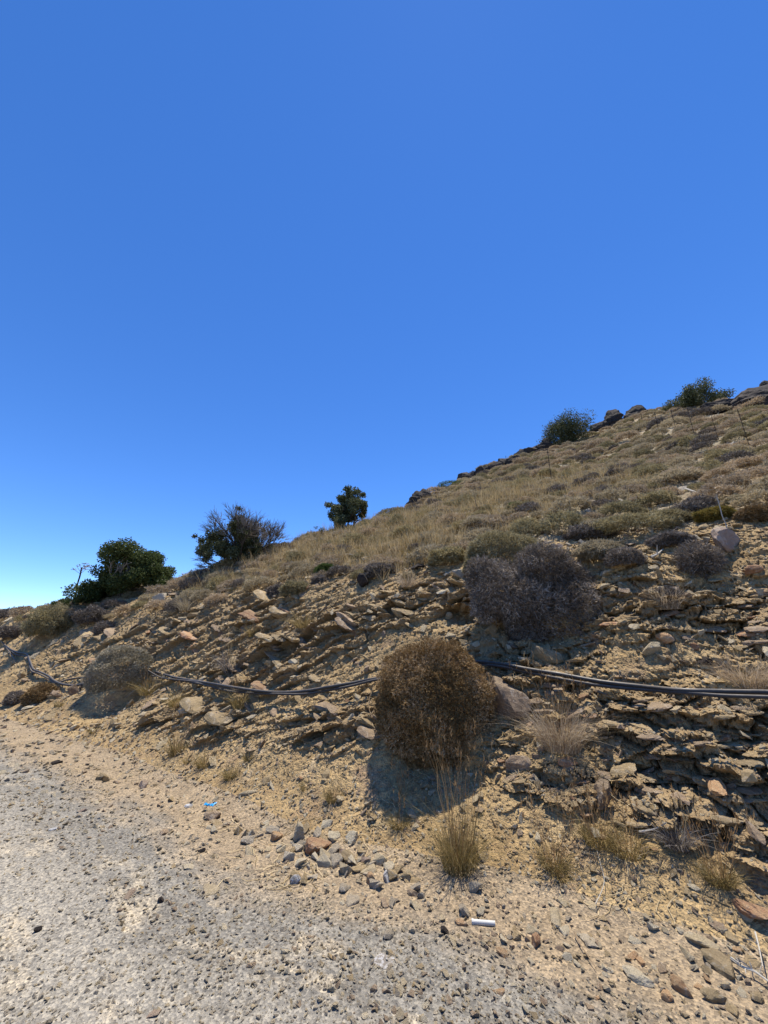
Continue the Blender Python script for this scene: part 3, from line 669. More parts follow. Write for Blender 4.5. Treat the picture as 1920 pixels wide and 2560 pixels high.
# ------------------------------------------------------------------ named stones
def stone(px, py, wpx, mk, label, asp=.7, thick=.5, rz=None, tilt=(0, 0), group=None, var=None, cat='stone', name='stone', sink=.18, lvl=3, layer=0):
    h = hitb(px, py)
    sz = wpx/960*h[2]*1.22
    me = stone_mesh(mk, rng.randrange(8) if var is None else var, lvl, flat=(1, asp, thick), nplanes=11, rough=.09 if not layer else .11, layer=layer)
    o = link(name, me); tag(o, label, cat, group)
    n = (h[1]+Vector((0, 0, 1.2))).normalized()
    o.rotation_euler = (n.to_track_quat('Z', 'Y').to_matrix() @ Euler((tilt[0], tilt[1], rng.uniform(-.6, .6) if rz is None else rz)).to_matrix()).to_euler()
    o.scale = (sz,)*3; o.location = h[0]+n*sz*thick*(.5-sink)*.6
    return o
B = 'boulder'
for a in [
 (748, 2098, 36, 'cream', 'upright pale stone streaked with white, tallest of the roadside heap', dict(asp=.6, thick=1.1, tilt=(.3, 0))),
 (796, 2122, 56, 'rust', 'large rust brown flat stone in the middle of the roadside heap', dict(thick=.55)),
 (881, 2102, 29, 'cream', 'cream stone lying alone just above the right half of the heap', dict(thick=.7)),
 (693, 2096, 26, 'orange', 'small orange stone at the left top of the roadside heap', dict(thick=.8)),
 (830, 2136, 40, 'grey', 'tilted dark grey slab beside the rust brown stone', dict(thick=.5, tilt=(.2, -.5))),
 (857, 2132, 26, 'purple', 'purplish grey stone right of the tilted grey slab', {}),
 (617, 2106, 32, 'lightgrey', 'pale grey stone at the left end of the roadside heap', {}),
 (735, 2208, 26, 'veined', 'grey stone with a white streak standing below the heap', dict(thick=.9)),
 (859, 2224, 28, 'grey', 'square grey block on the gravel below the heap', dict(asp=.9, thick=.6)),
 (885, 2252, 32, 'grey', 'flat grey stone nearest the road below the heap', dict(thick=.35)),
 (965, 2199, 28, 'veined', 'grey stone with bright white face at the right end of the heap', dict(thick=1.0)),
 (927, 2208, 30, 'orange', 'orange brown stone leaning next to the white faced stone', dict(thick=.9)),
 (1032, 2238, 27, 'brown', 'brown brick shaped stone with shaded front, right of the heap', dict(asp=.7, thick=.5)),
 (961, 2260, 32, 'brown', 'brown stone lying flat below the white faced stone', dict(thick=.5)),
 (975, 2168, 26, 'cream', 'small cream stone above the white faced stone', {}),
 (923, 2178, 42, 'tan', 'tan flat slab lying across the right part of the heap', dict(thick=.3)),
 (914, 2154, 26, 'purple', 'dark purple stone behind the tan flat slab', dict(thick=.7)),
 (843, 2158, 30, 'lightgrey', 'light grey rounded stone in the centre right of the heap', dict(thick=.8)),
 (1159, 2284, 40, 'grey', 'grey brown banded block left of the white plastic tube', dict(thick=.7)),
 (1203, 2284, 38, 'cream', 'yellowish stone just behind the white plastic tube', dict(thick=.5)),
 (1153, 2311, 32, 'orange', 'orange flaky stone touching the left end of the white tube', dict(thick=.5)),
 (1110, 2331, 30, 'dark', 'dark wedge shaped stone below left of the white tube', dict(thick=.6)),
 (976, 2341, 34, 'grey', 'grey broken stone alone on the gravel below the heap', dict(thick=.5)),
 (619, 1986, 46, 'tan', 'long narrow ochre slab lying aslant on the scree', dict(asp=.3, thick=.25, rz=.9)),
 (1389, 2296, 60, 'tan', 'pale wedge stone at the foot of the bank under the grass tufts', dict(asp=.55, thick=.4, rz=-.4)),
 (1338, 2361, 33, 'rust', 'reddish stone with rough top by the road edge', dict(thick=.8)),
 (1292, 2345, 24, 'ochre', 'small ochre stone left of the reddish stone', {}),
 (1600, 2452, 68, 'cream', 'big flat cream stone near the bottom edge', dict(asp=.6, thick=.3, rz=-.4)),
 (1703, 2478, 50, 'orange', 'blocky ochre and red stone between the cream one and the corner stone', dict(thick=.8)),
 (1785, 2500, 58, 'ochre', 'angular ochre block with shaded side near the bottom right corner', dict(asp=.6, thick=.55, rz=-.5)),
 (1667, 2490, 32, 'orange', 'small orange stone touching the blocky ochre and red one', {}),
 (1752, 2358, 62, 'tan', 'flat tan stone highest of the bottom right group', dict(asp=.6, thick=.35)),
 (1798, 2408, 62, 'ochre', 'yellow ochre stone with a pointed end above the bleached branch', dict(asp=.5, thick=.45, rz=-.4)),
 (1473, 2356, 60, 'lightgrey', 'whitish slab set flush in the gravel at the bank foot', dict(asp=.6, thick=.15)),
 (1719, 2390, 44, 'tan', 'narrow tan stone between the flat tan stone and the cream one', dict(asp=.4, thick=.4, rz=-1.)),
 (1900, 2500, 36, 'ochre', 'ochre stone at the very bottom right edge', {}),
 (325, 2234, 42, 'purple', 'flat mauve grey stone set in the road, left of the small dark block', dict(asp=.5, thick=.15)),
 (401, 2254, 22, 'dark', 'small dark block sitting up on the gravel road', dict(thick=.7)),
 (523, 2224, 46, 'tan', 'wide pale stone sunk level with the road', dict(thick=.12)),
 (470, 2169, 36, 'cream', 'cream stone sunk in the road above the wide pale one', dict(thick=.2)),
 (280, 2448, 34, 'lightgrey', 'oval grey pebble in the lower left of the road', dict(asp=.6, thick=.3)),
 (388, 2536, 34, 'purple', 'mauve stone at the bottom edge of the road', dict(thick=.3)),
 (470, 2500, 30, 'lightgrey', 'pale grey stone near the bottom edge beside a mauve stone', dict(thick=.25)),
 (527, 2044, 42, 'brown', 'dark fronted flat block under the blue litter', dict(asp=.6, thick=.45)),
 (409, 2082, 28, 'brown', 'thin brown sliver of stone left of the heap on the road edge', dict(asp=.4, thick=.3)),
 (358, 1966, 34, 'purple', 'reddish stone with dark underside on the left road edge', dict(thick=.6)),
 (472, 2018, 18, 'white', 'small white stone left of the blue litter', {}),
 (140, 1910, 26, 'dark', 'dark stone alone on the upper left of the road', dict(thick=.5)),
 (959, 2400, 62, 'veined', 'white and grey slab sunk in the road below the heap', dict(asp=.7, thick=.08)),
 (134, 2075, 24, 'white', 'white chip lying on the left of the road', dict(asp=.5, thick=.3)),
 (1292, 1925, 66, 'brown', 'split brown rock lying on the scree right of the big round bush', dict(asp=.6, thick=.7, name='boulder', cat=B, lvl=4)),
 (1498, 1985, 64, 'brown', 'rounded dark brown boulder behind the dry grass stalks', dict(asp=.7, thick=.9, name='boulder', cat=B, lvl=4)),
 (1374, 1866, 28, 'ochre', 'ochre stone at the foot of the grey grass tussock', dict(thick=.9)),
 (1790, 1975, 74, 'orange', 'large orange slab standing on edge in the right of the bank', dict(asp=.45, thick=.35, rz=-1., tilt=(.4, .2), name='boulder', cat=B, lvl=4, layer=.08)),
 (1895, 2285, 80, 'rust', 'rusty slab jutting from the bank foot at the right edge', dict(asp=.5, thick=.3, name='boulder', cat=B, lvl=4, layer=.08, rz=-.6)),
 (1893, 2085, 62, 'brown', 'dark brown slab at the right edge below the ledges', dict(asp=.5, thick=.4, name='boulder', cat=B, lvl=4, layer=.1, rz=-.8)),
 (1664, 1604, 40, 'orange', 'smooth orange brown rock resting on a pale one', dict(thick=.8)),
 (1636, 1630, 46, 'tan', 'pale broken rock under the smooth orange brown one', dict(thick=.8)),
 (1353, 1650, 56, 'ochre', 'square ochre rock with shaded front just above the pipes', dict(asp=.8, thick=.9, name='boulder', cat=B, lvl=4, layer=.06)),
 (1590, 1570, 36, 'tan', 'flat tan rock right of the big grey shrub', dict(thick=.5)),
 (1762, 1657, 38, 'dark', 'dark pointed stone sticking out above the pipes at the right', dict(asp=.4, thick=.4, rz=-.6)),
 (1258, 1758, 74, 'brown', 'big pale topped boulder wedged at the right flank of the round bush', dict(asp=.9, thick=1.25, var=3, name='boulder', cat=B, lvl=4, layer=.06, sink=.3)),
 (1801, 1358, 78, 'purple', 'wide purplish flat boulder at the brow of the bank', dict(asp=.7, thick=.5, name='boulder', cat=B, lvl=4, layer=.06)),
 (1878, 1430, 40, 'rust', 'red rock near the right edge below the purplish boulder', dict(thick=.6)),
 (909, 1464, 40, 'dark', 'dark violet stone leaning on the brow of the bank', dict(asp=.6, thick=1.1)),
 (1048, 1420, 40, 'dark', 'dark flat rock beside the olive cushion at the brow', dict(thick=.4)),
 (1145, 1437, 44, 'lightgrey', 'grey stone with black underside left of the big grey shrub', dict(thick=.5)),
 (400, 1500, 30, 'lightgrey', 'pale rounded stone among scrub on the left brow', dict(thick=.8)),
 (1226, 1580, 34, 'ochre', 'ochre block under the left of the big grey shrub', dict(thick=.8)),
 (1120, 1545, 20, 'tan', 'small tan block standing in the dark hollow', dict(thick=1.)),
 (1020, 1790, 1, 'tan', '', {}),
]:
    if not a[4]: continue
    stone(a[0], a[1], a[2], a[3], a[4], **a[5])
CN = dict(grey='grey', lightgrey='pale grey', tan='tan', brown='brown', purple='mauve', ochre='ochre', cream='cream', orange='orange', rust='rusty', dark='dark')
def many(n, pxr, mats, what, wr, lvl=2):
    i = 0
    while i < n:
        px, py = pxr()
        if hit(px, py) is None: continue
        mk = rng.choice(mats); lab = '%s %s' % (CN[mk], what)
        stone(px, py, rng.uniform(*wr), mk, lab, asp=rng.choice([.5, .65, .85]), thick=rng.choice([.3, .5, .75]), sink=.2 if 'heap' in what else .34, group=lab.replace('stone', 'stones', 1).replace('rock ', 'rocks ', 1), tilt=(rng.gauss(0, .3), rng.gauss(0, .3)), var=rng.randrange(5), lvl=lvl)
        i += 1
def heap():
    u = rng.gauss(0, 1)
    px = 810+u*125; return px, 2085+(px-620)*.33+rng.gauss(0, 28)
many(80, heap, ['grey', 'lightgrey', 'tan', 'tan', 'lightgrey', 'ochre', 'ochre', 'cream'], 'small broken stone lying in the roadside heap', (10, 34))
many(45, lambda: (rng.uniform(1240, 1915), rng.uniform(2250, 2550)), ['ochre', 'tan', 'cream', 'ochre', 'orange', 'brown'], 'loose stone at the right foot of the bank', (12, 30))
many(35, lambda: (rng.uniform(1180, 1915), rng.uniform(1420, 2200)), ['ochre', 'tan', 'ochre', 'brown', 'rust'], 'loose rock lying on the right half of the bank', (10, 25))
many(25, lambda: (rng.uniform(250, 1100), rng.uniform(1470, 2000)), ['ochre', 'tan', 'ochre', 'brown', 'rust'], 'loose rock lying on the left half of the bank', (10, 20))
many(25, lambda: (rng.uniform(60, 1250), rng.uniform(2080, 2550)), ['grey', 'lightgrey', 'tan', 'dark', 'lightgrey'], 'small stone scattered on the gravel road', (8, 15))
many(12, lambda: (rng.uniform(180, 560), rng.uniform(1900, 2070)), ['ochre', 'purple', 'tan', 'brown'], 'small stone along the left road edge', (9, 22))

# outcrops on the skyline
def outcrop(px, py, wpx, hpx, label, n=5, seed=0, mk='dark'):
    h = hitb(px, py); root = empty('rock_outcrop', h[0], label=label, cat='rock outcrop')
    r = random.Random(seed); k = h[2]/960
    for i in range(n):
        me = stone_mesh(mk, 60+r.randrange(6), 4, flat=(1, .8, .6), nplanes=12, rough=.12, layer=.12)
        o = link('rock', me, parent=root); u = (i+.5)/n-.5
        sz = wpx*k/n*r.uniform(1.9, 2.9); hh = min(hpx*k*2.3, sz*1.3)
        o.location = (u*wpx*k, r.uniform(-.2, .5)*sz, hh*.1-u*0); o.scale = (sz, sz, hh/.6*r.uniform(.7, 1.1))
        wx = h[0].x+o.location.x; wy = h[0].y+o.location.y
        o.location.z = ground(wx, wy)-h[0].z+hh*.12
        o.rotation_euler = (r.gauss(0, .15), r.gauss(0, .15), r.uniform(-.5, .5))
    return root
outcrop(1915, 1008, 210, 46, 'big dark layered boulder on the skyline at the right edge', 4, 1)
outcrop(1545, 1060, 120, 48, 'dark jagged outcrop on the skyline between the two upper bushes', 6, 2)
outcrop(1330, 1128, 90, 34, 'low dark ridge of rock left of the upper round bush', 6, 3)
outcrop(1215, 1182, 150, 30, 'long thin dark rock ledge along the middle of the skyline', 9, 4)
outcrop(1047, 1240, 56, 34, 'small dark outcrop at the left start of the rocky skyline', 3, 5)

# ------------------------------------------------------------------ trees
def grow(acc, p, d, ln, rad, lvl, r, tips, spread=.6, up=.25, sides=5, segs=4, kids=3, shrink=.68):
    pts = [p.copy()]; q = p.copy(); dd = d.copy()
    for i in range(segs):
        dd = (dd+Vector((r.gauss(0, .16), r.gauss(0, .16), r.gauss(0, .1)+up*.12))).normalized(); q = q+dd*ln/segs; pts.append(q.copy())
    acc.add(*tube(pts, np.linspace(rad, rad*.6, len(pts)), sides if lvl > 1 else 3, False), r.random())
    if lvl <= 0: tips.append((q, dd)); return
    for j in range(kids):
        a = pts[-1] if j == 0 else pts[r.randrange(2, len(pts))]
        nd = (dd+Vector((r.gauss(0, spread), r.gauss(0, spread), r.gauss(0, spread*.7)+up))).normalized()
        grow(acc, a, nd, ln*shrink*r.uniform(.8, 1.2), rad*.6, lvl-1, r, tips, spread, up, sides, segs, kids, shrink)
def clumps_mesh(name, mat, cl, n, ln, wd, r, core=.55):
    """cl: list of (centre, radii) ; leaves gathered toward the shells of irregular clumps"""
    vol = np.array([c[1][0]*c[1][1]+c[1][2]*c[1][0] for c in cl]); cnt = (vol/vol.sum()*n).astype(int); A_ = Acc()
    for (c, rr), m in zip(cl, cnt):
        d = unit(r.normal(size=(m, 3)))
        q = 1+.35*fbm(d[:, 0]*2.5+c[0]*3, d[:, 1]*2.5+c[1], d[:, 2]*2.5, 2)
        P = d*(q*(1-core*r.rand(m)**1.4))[:, None]*np.array(rr)+np.array(c)
        A_.add(*leaves(P, ln, wd, r, .35, np.clip(r.rand(m)*.7+r.rand()*.35, 0, 1)))
    return A_.mesh(name, mat)
def tree_root(px, py, name, label, cat, back=0.0):
    h = hitb(px, py); p = h[0]
    if back:
        d = Vector((p.x, p.y, 0)).normalized(); q = p+d*back; p = Vector((q.x, q.y, ground(q.x, q.y)))
    return empty(name, p, label=label, cat=cat), h[2]
# T1: dense evergreen, left
root, dep = tree_root(318, 1486, 'evergreen_tree', 'broad dense dark green evergreen on the left skyline', 'tree')
k = dep/960; r_ = random.Random(5); nr_ = np.random.RandomState(5)
W, H = 212*k, 128*k
ac = Acc(); tips = []
for i in range(5): grow(ac, Vector((r_.gauss(0, .15), r_.gauss(0, .1), -.1)), Vector((r_.gauss(0, .8), r_.gauss(0, .5), 1)).normalized(), H*.4, .06, 3, r_, tips)
link('trunk', ac.mesh('trunk', M['wood']), parent=root)
cl = []
for i in range(90):
    u = r_.uniform(-1, 1); top = (1-abs(u)**2.6*.85)*(1 if u > -.4 else .86+.1*math.sin(u*9)); v = r_.uniform(.02, 1)**.7
    if u < -.55 and v > .8: v *= .8
    rr = r_.uniform(.07, .14)*W
    cl.append(((u*W*.46, r_.uniform(-.34, .34)*W*(1-.5*abs(u)), max(v*top*H*.90-u*.10*0+(-.12*H if u < -.5 else 0), -.1)+H*.02), (rr, rr, rr*.8)))
link('crown', clumps_mesh('crown', M['leaf'], cl, 46000, .07, .026, nr_), parent=root)
# lower companion left of it
def shrub(px, py, wpx, hpx, mat, label, n=5000, name='shrub', cat='shrub', ln=.05, wd=.008, kk=3, seed=1, lift=.25, group=None, leafy=False, yd=.8, jit=.9, stems=0, lump=.22, depth=.4, low=-.6, gaps=.15):
    h = hitb(px, py+hpx*.25); k = h[2]/960
    if leafy:
        r = np.random.RandomState(seed); rr = random.Random(seed); cl = []
        for i in range(22):
            u = rr.uniform(-1, 1); v = rr.random()*(1-u*u*.7)
            q = rr.uniform(.16, .28)*hpx*k
            cl.append(((u*wpx*k*.42, rr.uniform(-.3, .3)*wpx*k, v*hpx*k*.8), (q*1.1, q*1.1, q*.85)))
        me = clumps_mesh('foliage', mat, cl, n, ln, wd, r)
        root = empty(name, h[0], label=label, cat=cat, group=group); link('foliage', me, parent=root)
        ac = Acc(); tips = []
        for i in range(6): grow(ac, Vector((0, 0, -.05)), Vector((rr.gauss(0, .8), rr.gauss(0, .5), 1)).normalized(), hpx*k*.45, .02, 2, rr, tips)
        link('stems', ac.mesh('stems', M['wood']), parent=root)
        return root
    me = bush_mesh('cushion', mat, seed, n, (wpx*k*.47, wpx*k*.47*yd, hpx*k*.48), ln, wd, kk, depth, lump, 2.4, jit, low, gaps, stems)
    o = link(name, me); tag(o, label, cat, group); o.location = h[0]+Vector((0, 0, hpx*k*lift))
    return o
# T2: half dead
root, dep = tree_root(588, 1412, 'half_dead_tree', 'half dead bushy tree with bare grey twigs fanning out above dark foliage', 'tree')
k = dep/960; r_ = random.Random(8); nr_ = np.random.RandomState(8)
ac = Acc(); tips = []
for i in range(16):
    an = R(-68+136*i/15+r_.gauss(0, 5)); L = 150*k*(1-.18*abs(math.sin(an)))
    grow(ac, Vector((r_.gauss(0, .25), r_.gauss(0, .2), -.1)), Vector((math.sin(an), r_.gauss(0, .35), math.cos(an))).normalized(), L*.48, .03, 3, r_, tips, .33, .10, 4, 4, 4, .58)
link('trunk', ac.mesh('trunk', M['darkwood']), parent=root)
ac = Acc()
for q, dd in tips:
    for j in range(4):
        e = q+(dd+Vector((r_.gauss(0, .35), r_.gauss(0, .35), r_.gauss(0, .25)+.2))).normalized()*r_.uniform(.12, .34); ac.add(*tube([q, q.lerp(e, .5)+Vector((0, 0, .01)), e], [.006, .005, .003], 3, False), r_.random())
link('bare_twigs', ac.mesh('bare_twigs', M['wood']), parent=root)
cl = []
for (u, v, q, m) in [(0, .88, .20, 3), (-.05, .65, .3, 4), (.1, .5, .34, 5), (.3, .5, .3, 4), (-.35, .45, .3, 5), (.3, .2, .32, 4), (-.2, .2, .36, 5), (0, .15, .4, 5), (-.68, .42, .24, 4), (-.62, .15, .3, 4), (-.82, .5, .14, 2), (.5, .08, .22, 3), (.25, .35, .4, 7), (.45, .3, .3, 5), (.15, .7, .25, 5), (.32, .7, .16, 2), (-.45, .02, .3, 3)]:
    for j in range(m):
        rr = q*110*k*.54*r_.uniform(.6, 1); cl.append(((u*118*k+r_.gauss(0, .5)*q*60*k, r_.gauss(0, 25)*k, v*140*k+r_.gauss(0, .4)*q*60*k), (rr, rr, rr*.9)))
link('crown', clumps_mesh('crown', M['leaf2'], cl, 36000, .06, .018, nr_, .9), parent=root)
# T3: small tree
root, dep = tree_root(866, 1322, 'small_tree', 'small round headed evergreen tree with its trunk showing on the skyline', 'tree')
k = dep/960; r_ = random.Random(13); nr_ = np.random.RandomState(13)
ac = Acc(); tips = []
for dx, tx in ((-.05, -.55), (.02, 0), (.12, .55)):
    grow(ac, Vector((dx*40*k*2, 0, -.15)), Vector((tx, r_.gauss(0, .2), 1)).normalized(), 40*k, .045, 3, r_, tips, .5, .3)
link('trunk', ac.mesh('trunk', M['darkwood']), parent=root)
cl = []
for (u, v, q) in [(.12, .92, .16), (-.02, .80, .2), (.25, .82, .17), (.45, .74, .18), (.62, .82, .13), (.75, .66, .16), (.68, .5, .16), (-.25, .82, .15), (-.15, .6, .22), (.15, .62, .24), (.4, .55, .2), (-.6, .56, .16), (-.78, .62, .1), (-.5, .42, .17), (-.75, .4, .1), (-.3, .35, .2), (0, .36, .2), (.2, .4, .17), (-.35, .15, .18), (-.15, .1, .2), (.05, .2, .15), (.86, .58, .09), (-.45, .05, .12), (.35, .36, .12)]:
    for j in range(2):
        rr = q*88*k*r_.uniform(.7, 1); cl.append(((u*54*k+r_.gauss(0, 3)*k, r_.gauss(0, 20)*k, v*104*k+r_.gauss(0, 3)*k), (rr, rr, rr*.85)))
link('crown', clumps_mesh('crown', M['leaf2'], cl, 18000, .075, .027, nr_, .8), parent=root)
# T4, T5 bushes on upper skyline
def domebush(px, py, wpx, hpx, label, seed, n=14000, leanx=0):
    root, dep = tree_root(px, py, 'evergreen_bush', label, 'bush'); k = dep/960
    rr = random.Random(seed); nr2 = np.random.RandomState(seed); cl = []
    for i in range(70):
        u = rr.uniform(-1, 1); v = rr.random()**.7*math.sqrt(max(0, 1-u*u*.8)); q = rr.uniform(.16, .28)*hpx*k
        cl.append(((u*wpx*k*.42+v*leanx*wpx*k, rr.uniform(-.35, .35)*wpx*k, v*hpx*k*.88), (q*1.2, q*1.2, q)))
    link('foliage', clumps_mesh('foliage', M['leaf2'], cl, n, .15, .035, nr2, .7), parent=root)
    ac = Acc(); tips = []
    for i in range(12): grow(ac, Vector((0, 0, -.1)), Vector((rr.gauss(0, .9), rr.gauss(0, .5), 1)).normalized(), hpx*k*.5, .03, 2, rr, tips, .4, .3, 3)
    link('stems', ac.mesh('stems', M['wood']), parent=root)
domebush(1415, 1112, 108, 76, 'round grey green bush on the skyline, lower of the two upper bushes', 21, leanx=.12)
domebush(1748, 1022, 128, 56, 'wide grey green bush on the skyline left of the big boulder', 22)
shrub(170, 1514, 80, 26, M['leaf'], 'low green shrub spreading left of the broad evergreen', 5000, leafy=True, seed=31)
shrub(228, 1500, 56, 30, M['leaf'], 'dark green shrub at the foot of the broad evergreen', 4000, leafy=True, seed=33)
shrub(800, 1335, 80, 26, M['leaf2'], 'thin low grey green shrub left of the small tree', 1500, leafy=True, seed=32)
shrub(125, 1565, 130, 100, M['sprig_olive'], 'large brown green shrub hanging over the left end of the bank', 9000, ln=.07, wd=.008, seed=34, lump=.3, gaps=.3)
shrub(230, 1545, 90, 56, M['sprig_grey'], 'grey twiggy shrub on the brow right of the large brown green one', 5000, ln=.06, wd=.007, seed=35, lump=.3, gaps=.3)
shrub(25, 1585, 90, 34, M['sprig_grey'], 'dull grey scrub at the far left edge', 3000, ln=.09, wd=.01, seed=36)

# ------------------------------------------------------------------ big bushes on the bank
def bankbush(px, py, wpx, hpx, mat, label, seed, n, out=.35, ln=.035, wd=.004, kk=3, yd=.8, stems=30, lump=.10, jit=.75, gaps=.06, depth=.3, lumpf=2.2, name='round_bush'):
    h = hit(px, py); f = h[2]; 
    c = h[0]-(h[0]-EYE).normalized()*(wpx/2/960*f*out)
    sp = seen(c); f2 = sp[2]
    rx = wpx/2/960*f2*.97; rz = hpx/2/960*f2*.97
    me = bush_mesh('twigs', mat, seed, n, (rx, rx*yd, rz), ln, wd, kk, depth, lump, lumpf, jit, -1, gaps, stems)
    o = link(name, me); tag(o, label, 'bush'); o.location = c
    return o
def lobed(cx, cy, lobes, mat, label, seed, n, out, yd=.75, ln=.04, wd=.0045, kk=3, fine=.10, gaps=.1, depth=.3, jit=.8, stems=40, name='lobed_bush'):
    h = hit(cx, cy); W = max(l[2] for l in lobes); org = h[0]-(h[0]-EYE).normalized()*(W/2/960*h[2]*out); k = seen(org)[2]/960
    rt = Vector((1, 0, 0)); upv = Vector((0, -.12, .99)); r = np.random.RandomState(seed); Ps, Ds = [], []
    tot = sum(l[2]*l[3] for l in lobes); geo = []
    for q, l in enumerate(lobes):
        c = np.array(rt*(l[0]-cx)*k+upv*(cy-l[1])*k)+np.array([0, -l[4]*k if len(l) > 4 else 0, 0]); rad = np.array([l[2]/2*k, min(l[2], l[3]*1.2)/2*k*yd, l[3]/2*k]); geo.append((c, rad))
    for q, (c, rad) in enumerate(geo):
        m = int(n*lobes[q][2]*lobes[q][3]/tot); d = unit(r.normal(size=(m, 3)))
        rr = 1+.16*fbm(d[:, 0]*2.4+seed+q, d[:, 1]*2.4, d[:, 2]*2.4, 3)+fine*fbm(d[:, 0]*8+seed, d[:, 1]*8+q, d[:, 2]*8, 2)
        g = fbm(d[:, 0]*4+seed+q, d[:, 1]*4, d[:, 2]*4+9, 2); rr = rr-gaps*sst(.1, .5, g); rr = rr*(1-depth*r.rand(m)**1.6)
        P = c+d*rr[:, None]*rad; keep = np.ones(m, bool)
        for q2, (c2, rad2) in enumerate(geo):
            if q2 != q: keep &= ((((P-c2)/rad2)**2).sum(1) > .62)
        Ps.append(P[keep]); Ds.append(d[keep])
    P = np.concatenate(Ps); d = np.concatenate(Ds); f = 2.2
    patch = .5+.5*fbm(P[:, 0]*5+seed, P[:, 1]*5, P[:, 2]*5, 3); tint = np.clip(.6*r.rand(len(P))+.9*(patch-.3), 0, 1)
    A_ = Acc(); A_.add(*sprigs(P, d, ln, wd, kk, jit, r, tint)); me = A_.mesh('twigs', mat)
    root = empty(name, org, label=label, cat='bush'); link('foliage', me, parent=root)
    A_ = Acc(); base = np.array([0, .25*W/2*k, -lobes[0][3]*k*.3])
    for i in range(stems):
        j = r.randint(len(P)); e = P[j]+d[j]*r.uniform(-.02, .06); m = (e+base)*.5+r.normal(size=3)*.05
        A_.add(*tube([base+r.normal(size=3)*.03, m, e], [.009, .006, .0022], 3, False), .9)
    link('branches', A_.mesh('branches', M['wood']), parent=root)
    return root
lobed(1085, 1752, [(1085, 1752, 282, 286), (1078, 1838, 215, 150), (1005, 1775, 116, 150), (1168, 1775, 126, 160), (1120, 1680, 150, 110), (1040, 1690, 120, 100)], M['sprig_brown'], 'big dense rusty brown cushion bush bulging from the middle of the bank', 51, 90000, .28, .72, .026, .0038, 4, .15, .10, .26, 1.0, 90, 'cushion_bush')
lobed(1255, 1385, [(1255, 1380, 170, 100), (1205, 1400, 80, 80), (1310, 1375, 90, 70)], M['sprig_olive'], 'olive brown cushion forming the upper left lobe above the big grey shrub', 52, 15000, .3, .8, .045, .005, 3)
lobed(1330, 1480, [(1245, 1465, 140, 130), (1365, 1415, 150, 110), (1300, 1500, 160, 130, 8), (1408, 1528, 195, 172, 14), (1325, 1565, 140, 100, 10), (1440, 1475, 100, 130), (1215, 1510, 80, 90), (1445, 1550, 100, 110), (1205, 1440, 70, 100)], M['sprig_grey'], 'large irregular dead grey twiggy shrub hanging over the bank', 55, 52000, .35, .8, .05, .0042, 3, .14, .25, .5, .9, 170)
lobed(312, 1668, [(310, 1668, 155, 90), (262, 1690, 80, 90), (355, 1672, 80, 66), (300, 1645, 110, 56)], M['sprig_pale'], 'pale grey green cushion overhanging a dark hollow on the left', 56, 22000, .5, .8, .04, .006, 3, .08, .05, .2, .8, 30, 'cushion_bush')
bankbush(105, 1742, 82, 62, M['sprig_brown'], 'small brown cushion at the far left of the bank', 57, 5000, .3, .05, .007, 3)
bankbush(1752, 1402, 110, 96, M['sprig_grey'], 'open whitish grey twiggy shrub below the purplish boulder', 58, 4200, .3, .05, .004, 3, gaps=.35, depth=.8, stems=160, lump=.2)

# low cushions near the brow, each of its own look
for a in [
 (1125, 1388, 110, 56, 'sprig_olive', 'olive cushion shrub left of the big grey shrub mass'),
 (1195, 1410, 70, 45, 'sprig_olive', 'small olive cushion just left of the big shrub mass'),
 (1590, 1310, 220, 56, 'sprig_olive', 'long low olive cushion above the brow, right of centre'),
 (1500, 1375, 120, 62, 'sprig_greygreen', 'grey green cushion at the brow right of the big grey shrub'),
 (1565, 1390, 90, 48, 'sprig_grey', 'bluish grey cushion beside the grey green one at the brow'),
 (1480, 1330, 130, 50, 'sprig_grey', 'broad grey cushion above the brow right of the shrub mass'),
 (1790, 1285, 96, 44, 'sprig_yellow', 'bright golden green cushion near the right edge'),
 (1730, 1275, 90, 50, 'sprig_grey', 'grey leafy cushion left of the golden green one'),
 (1890, 1285, 90, 46, 'sprig_brown', 'dark brown cushion at the right edge beside the golden green one'),
 (1680, 1350, 110, 40, 'sprig_grey', 'low grey cushion left of the purplish boulder'),
 (955, 1425, 90, 48, 'sprig_grey', 'mottled grey shrub at the brow right of the dark violet stone'),
 (1020, 1445, 36, 38, 'sprig_greygreen', 'small spiky grey tuft below the brow'),
 (740, 1470, 80, 44, 'sprig_olive', 'dark olive cushion on the brow above the reddish ledge'),
 (695, 1475, 56, 36, 'sprig_grey', 'grey cushion touching the left of the dark olive one'),
 (815, 1425, 60, 44, 'green', 'bright green soft shrub on the brow in the middle'),
 (800, 1450, 40, 26, 'sprig_grey', 'small dark grey cushion under the bright green shrub'),
 (480, 1490, 72, 42, 'sprig_greygreen', 'dark grey green cushion on the left brow'),
 (545, 1500, 70, 40, 'sprig_tan', 'pale dry cushion right of the dark one on the left brow'),
 (265, 1570, 60, 46, 'sprig_grey', 'dark grey twiggy cushion hanging at the left brow'),
 (1290, 1265, 46, 26, 'green', 'small fresh green tuft on the slope above the big grey shrub'),
 (1130, 1205, 80, 26, 'green', 'greenish shrub under the rocky middle of the skyline'),
 (985, 1275, 90, 30, 'sprig_olive', 'olive shrub on the skyline right of the small tree'),
 (1670, 1490, 76, 50, 'sprig_grey', 'dark dead tussock alone on the rubble right of the big grey shrub'),
 (40, 1745, 60, 40, 'sprig_grey', 'faint grey cushion at the left edge below the pipes'),
]:
    if a[1] > 1480 or a[2] < 60: n = 2600
    else: n = 5200
    shrub(a[0], a[1], a[2], a[3], M[a[4]], a[5], n, name='cushion_shrub', ln=.045, wd=.0065, seed=int(a[0]*7+a[1]) % 9999, lift=.10, lump=.2, depth=.3, gaps=.1)

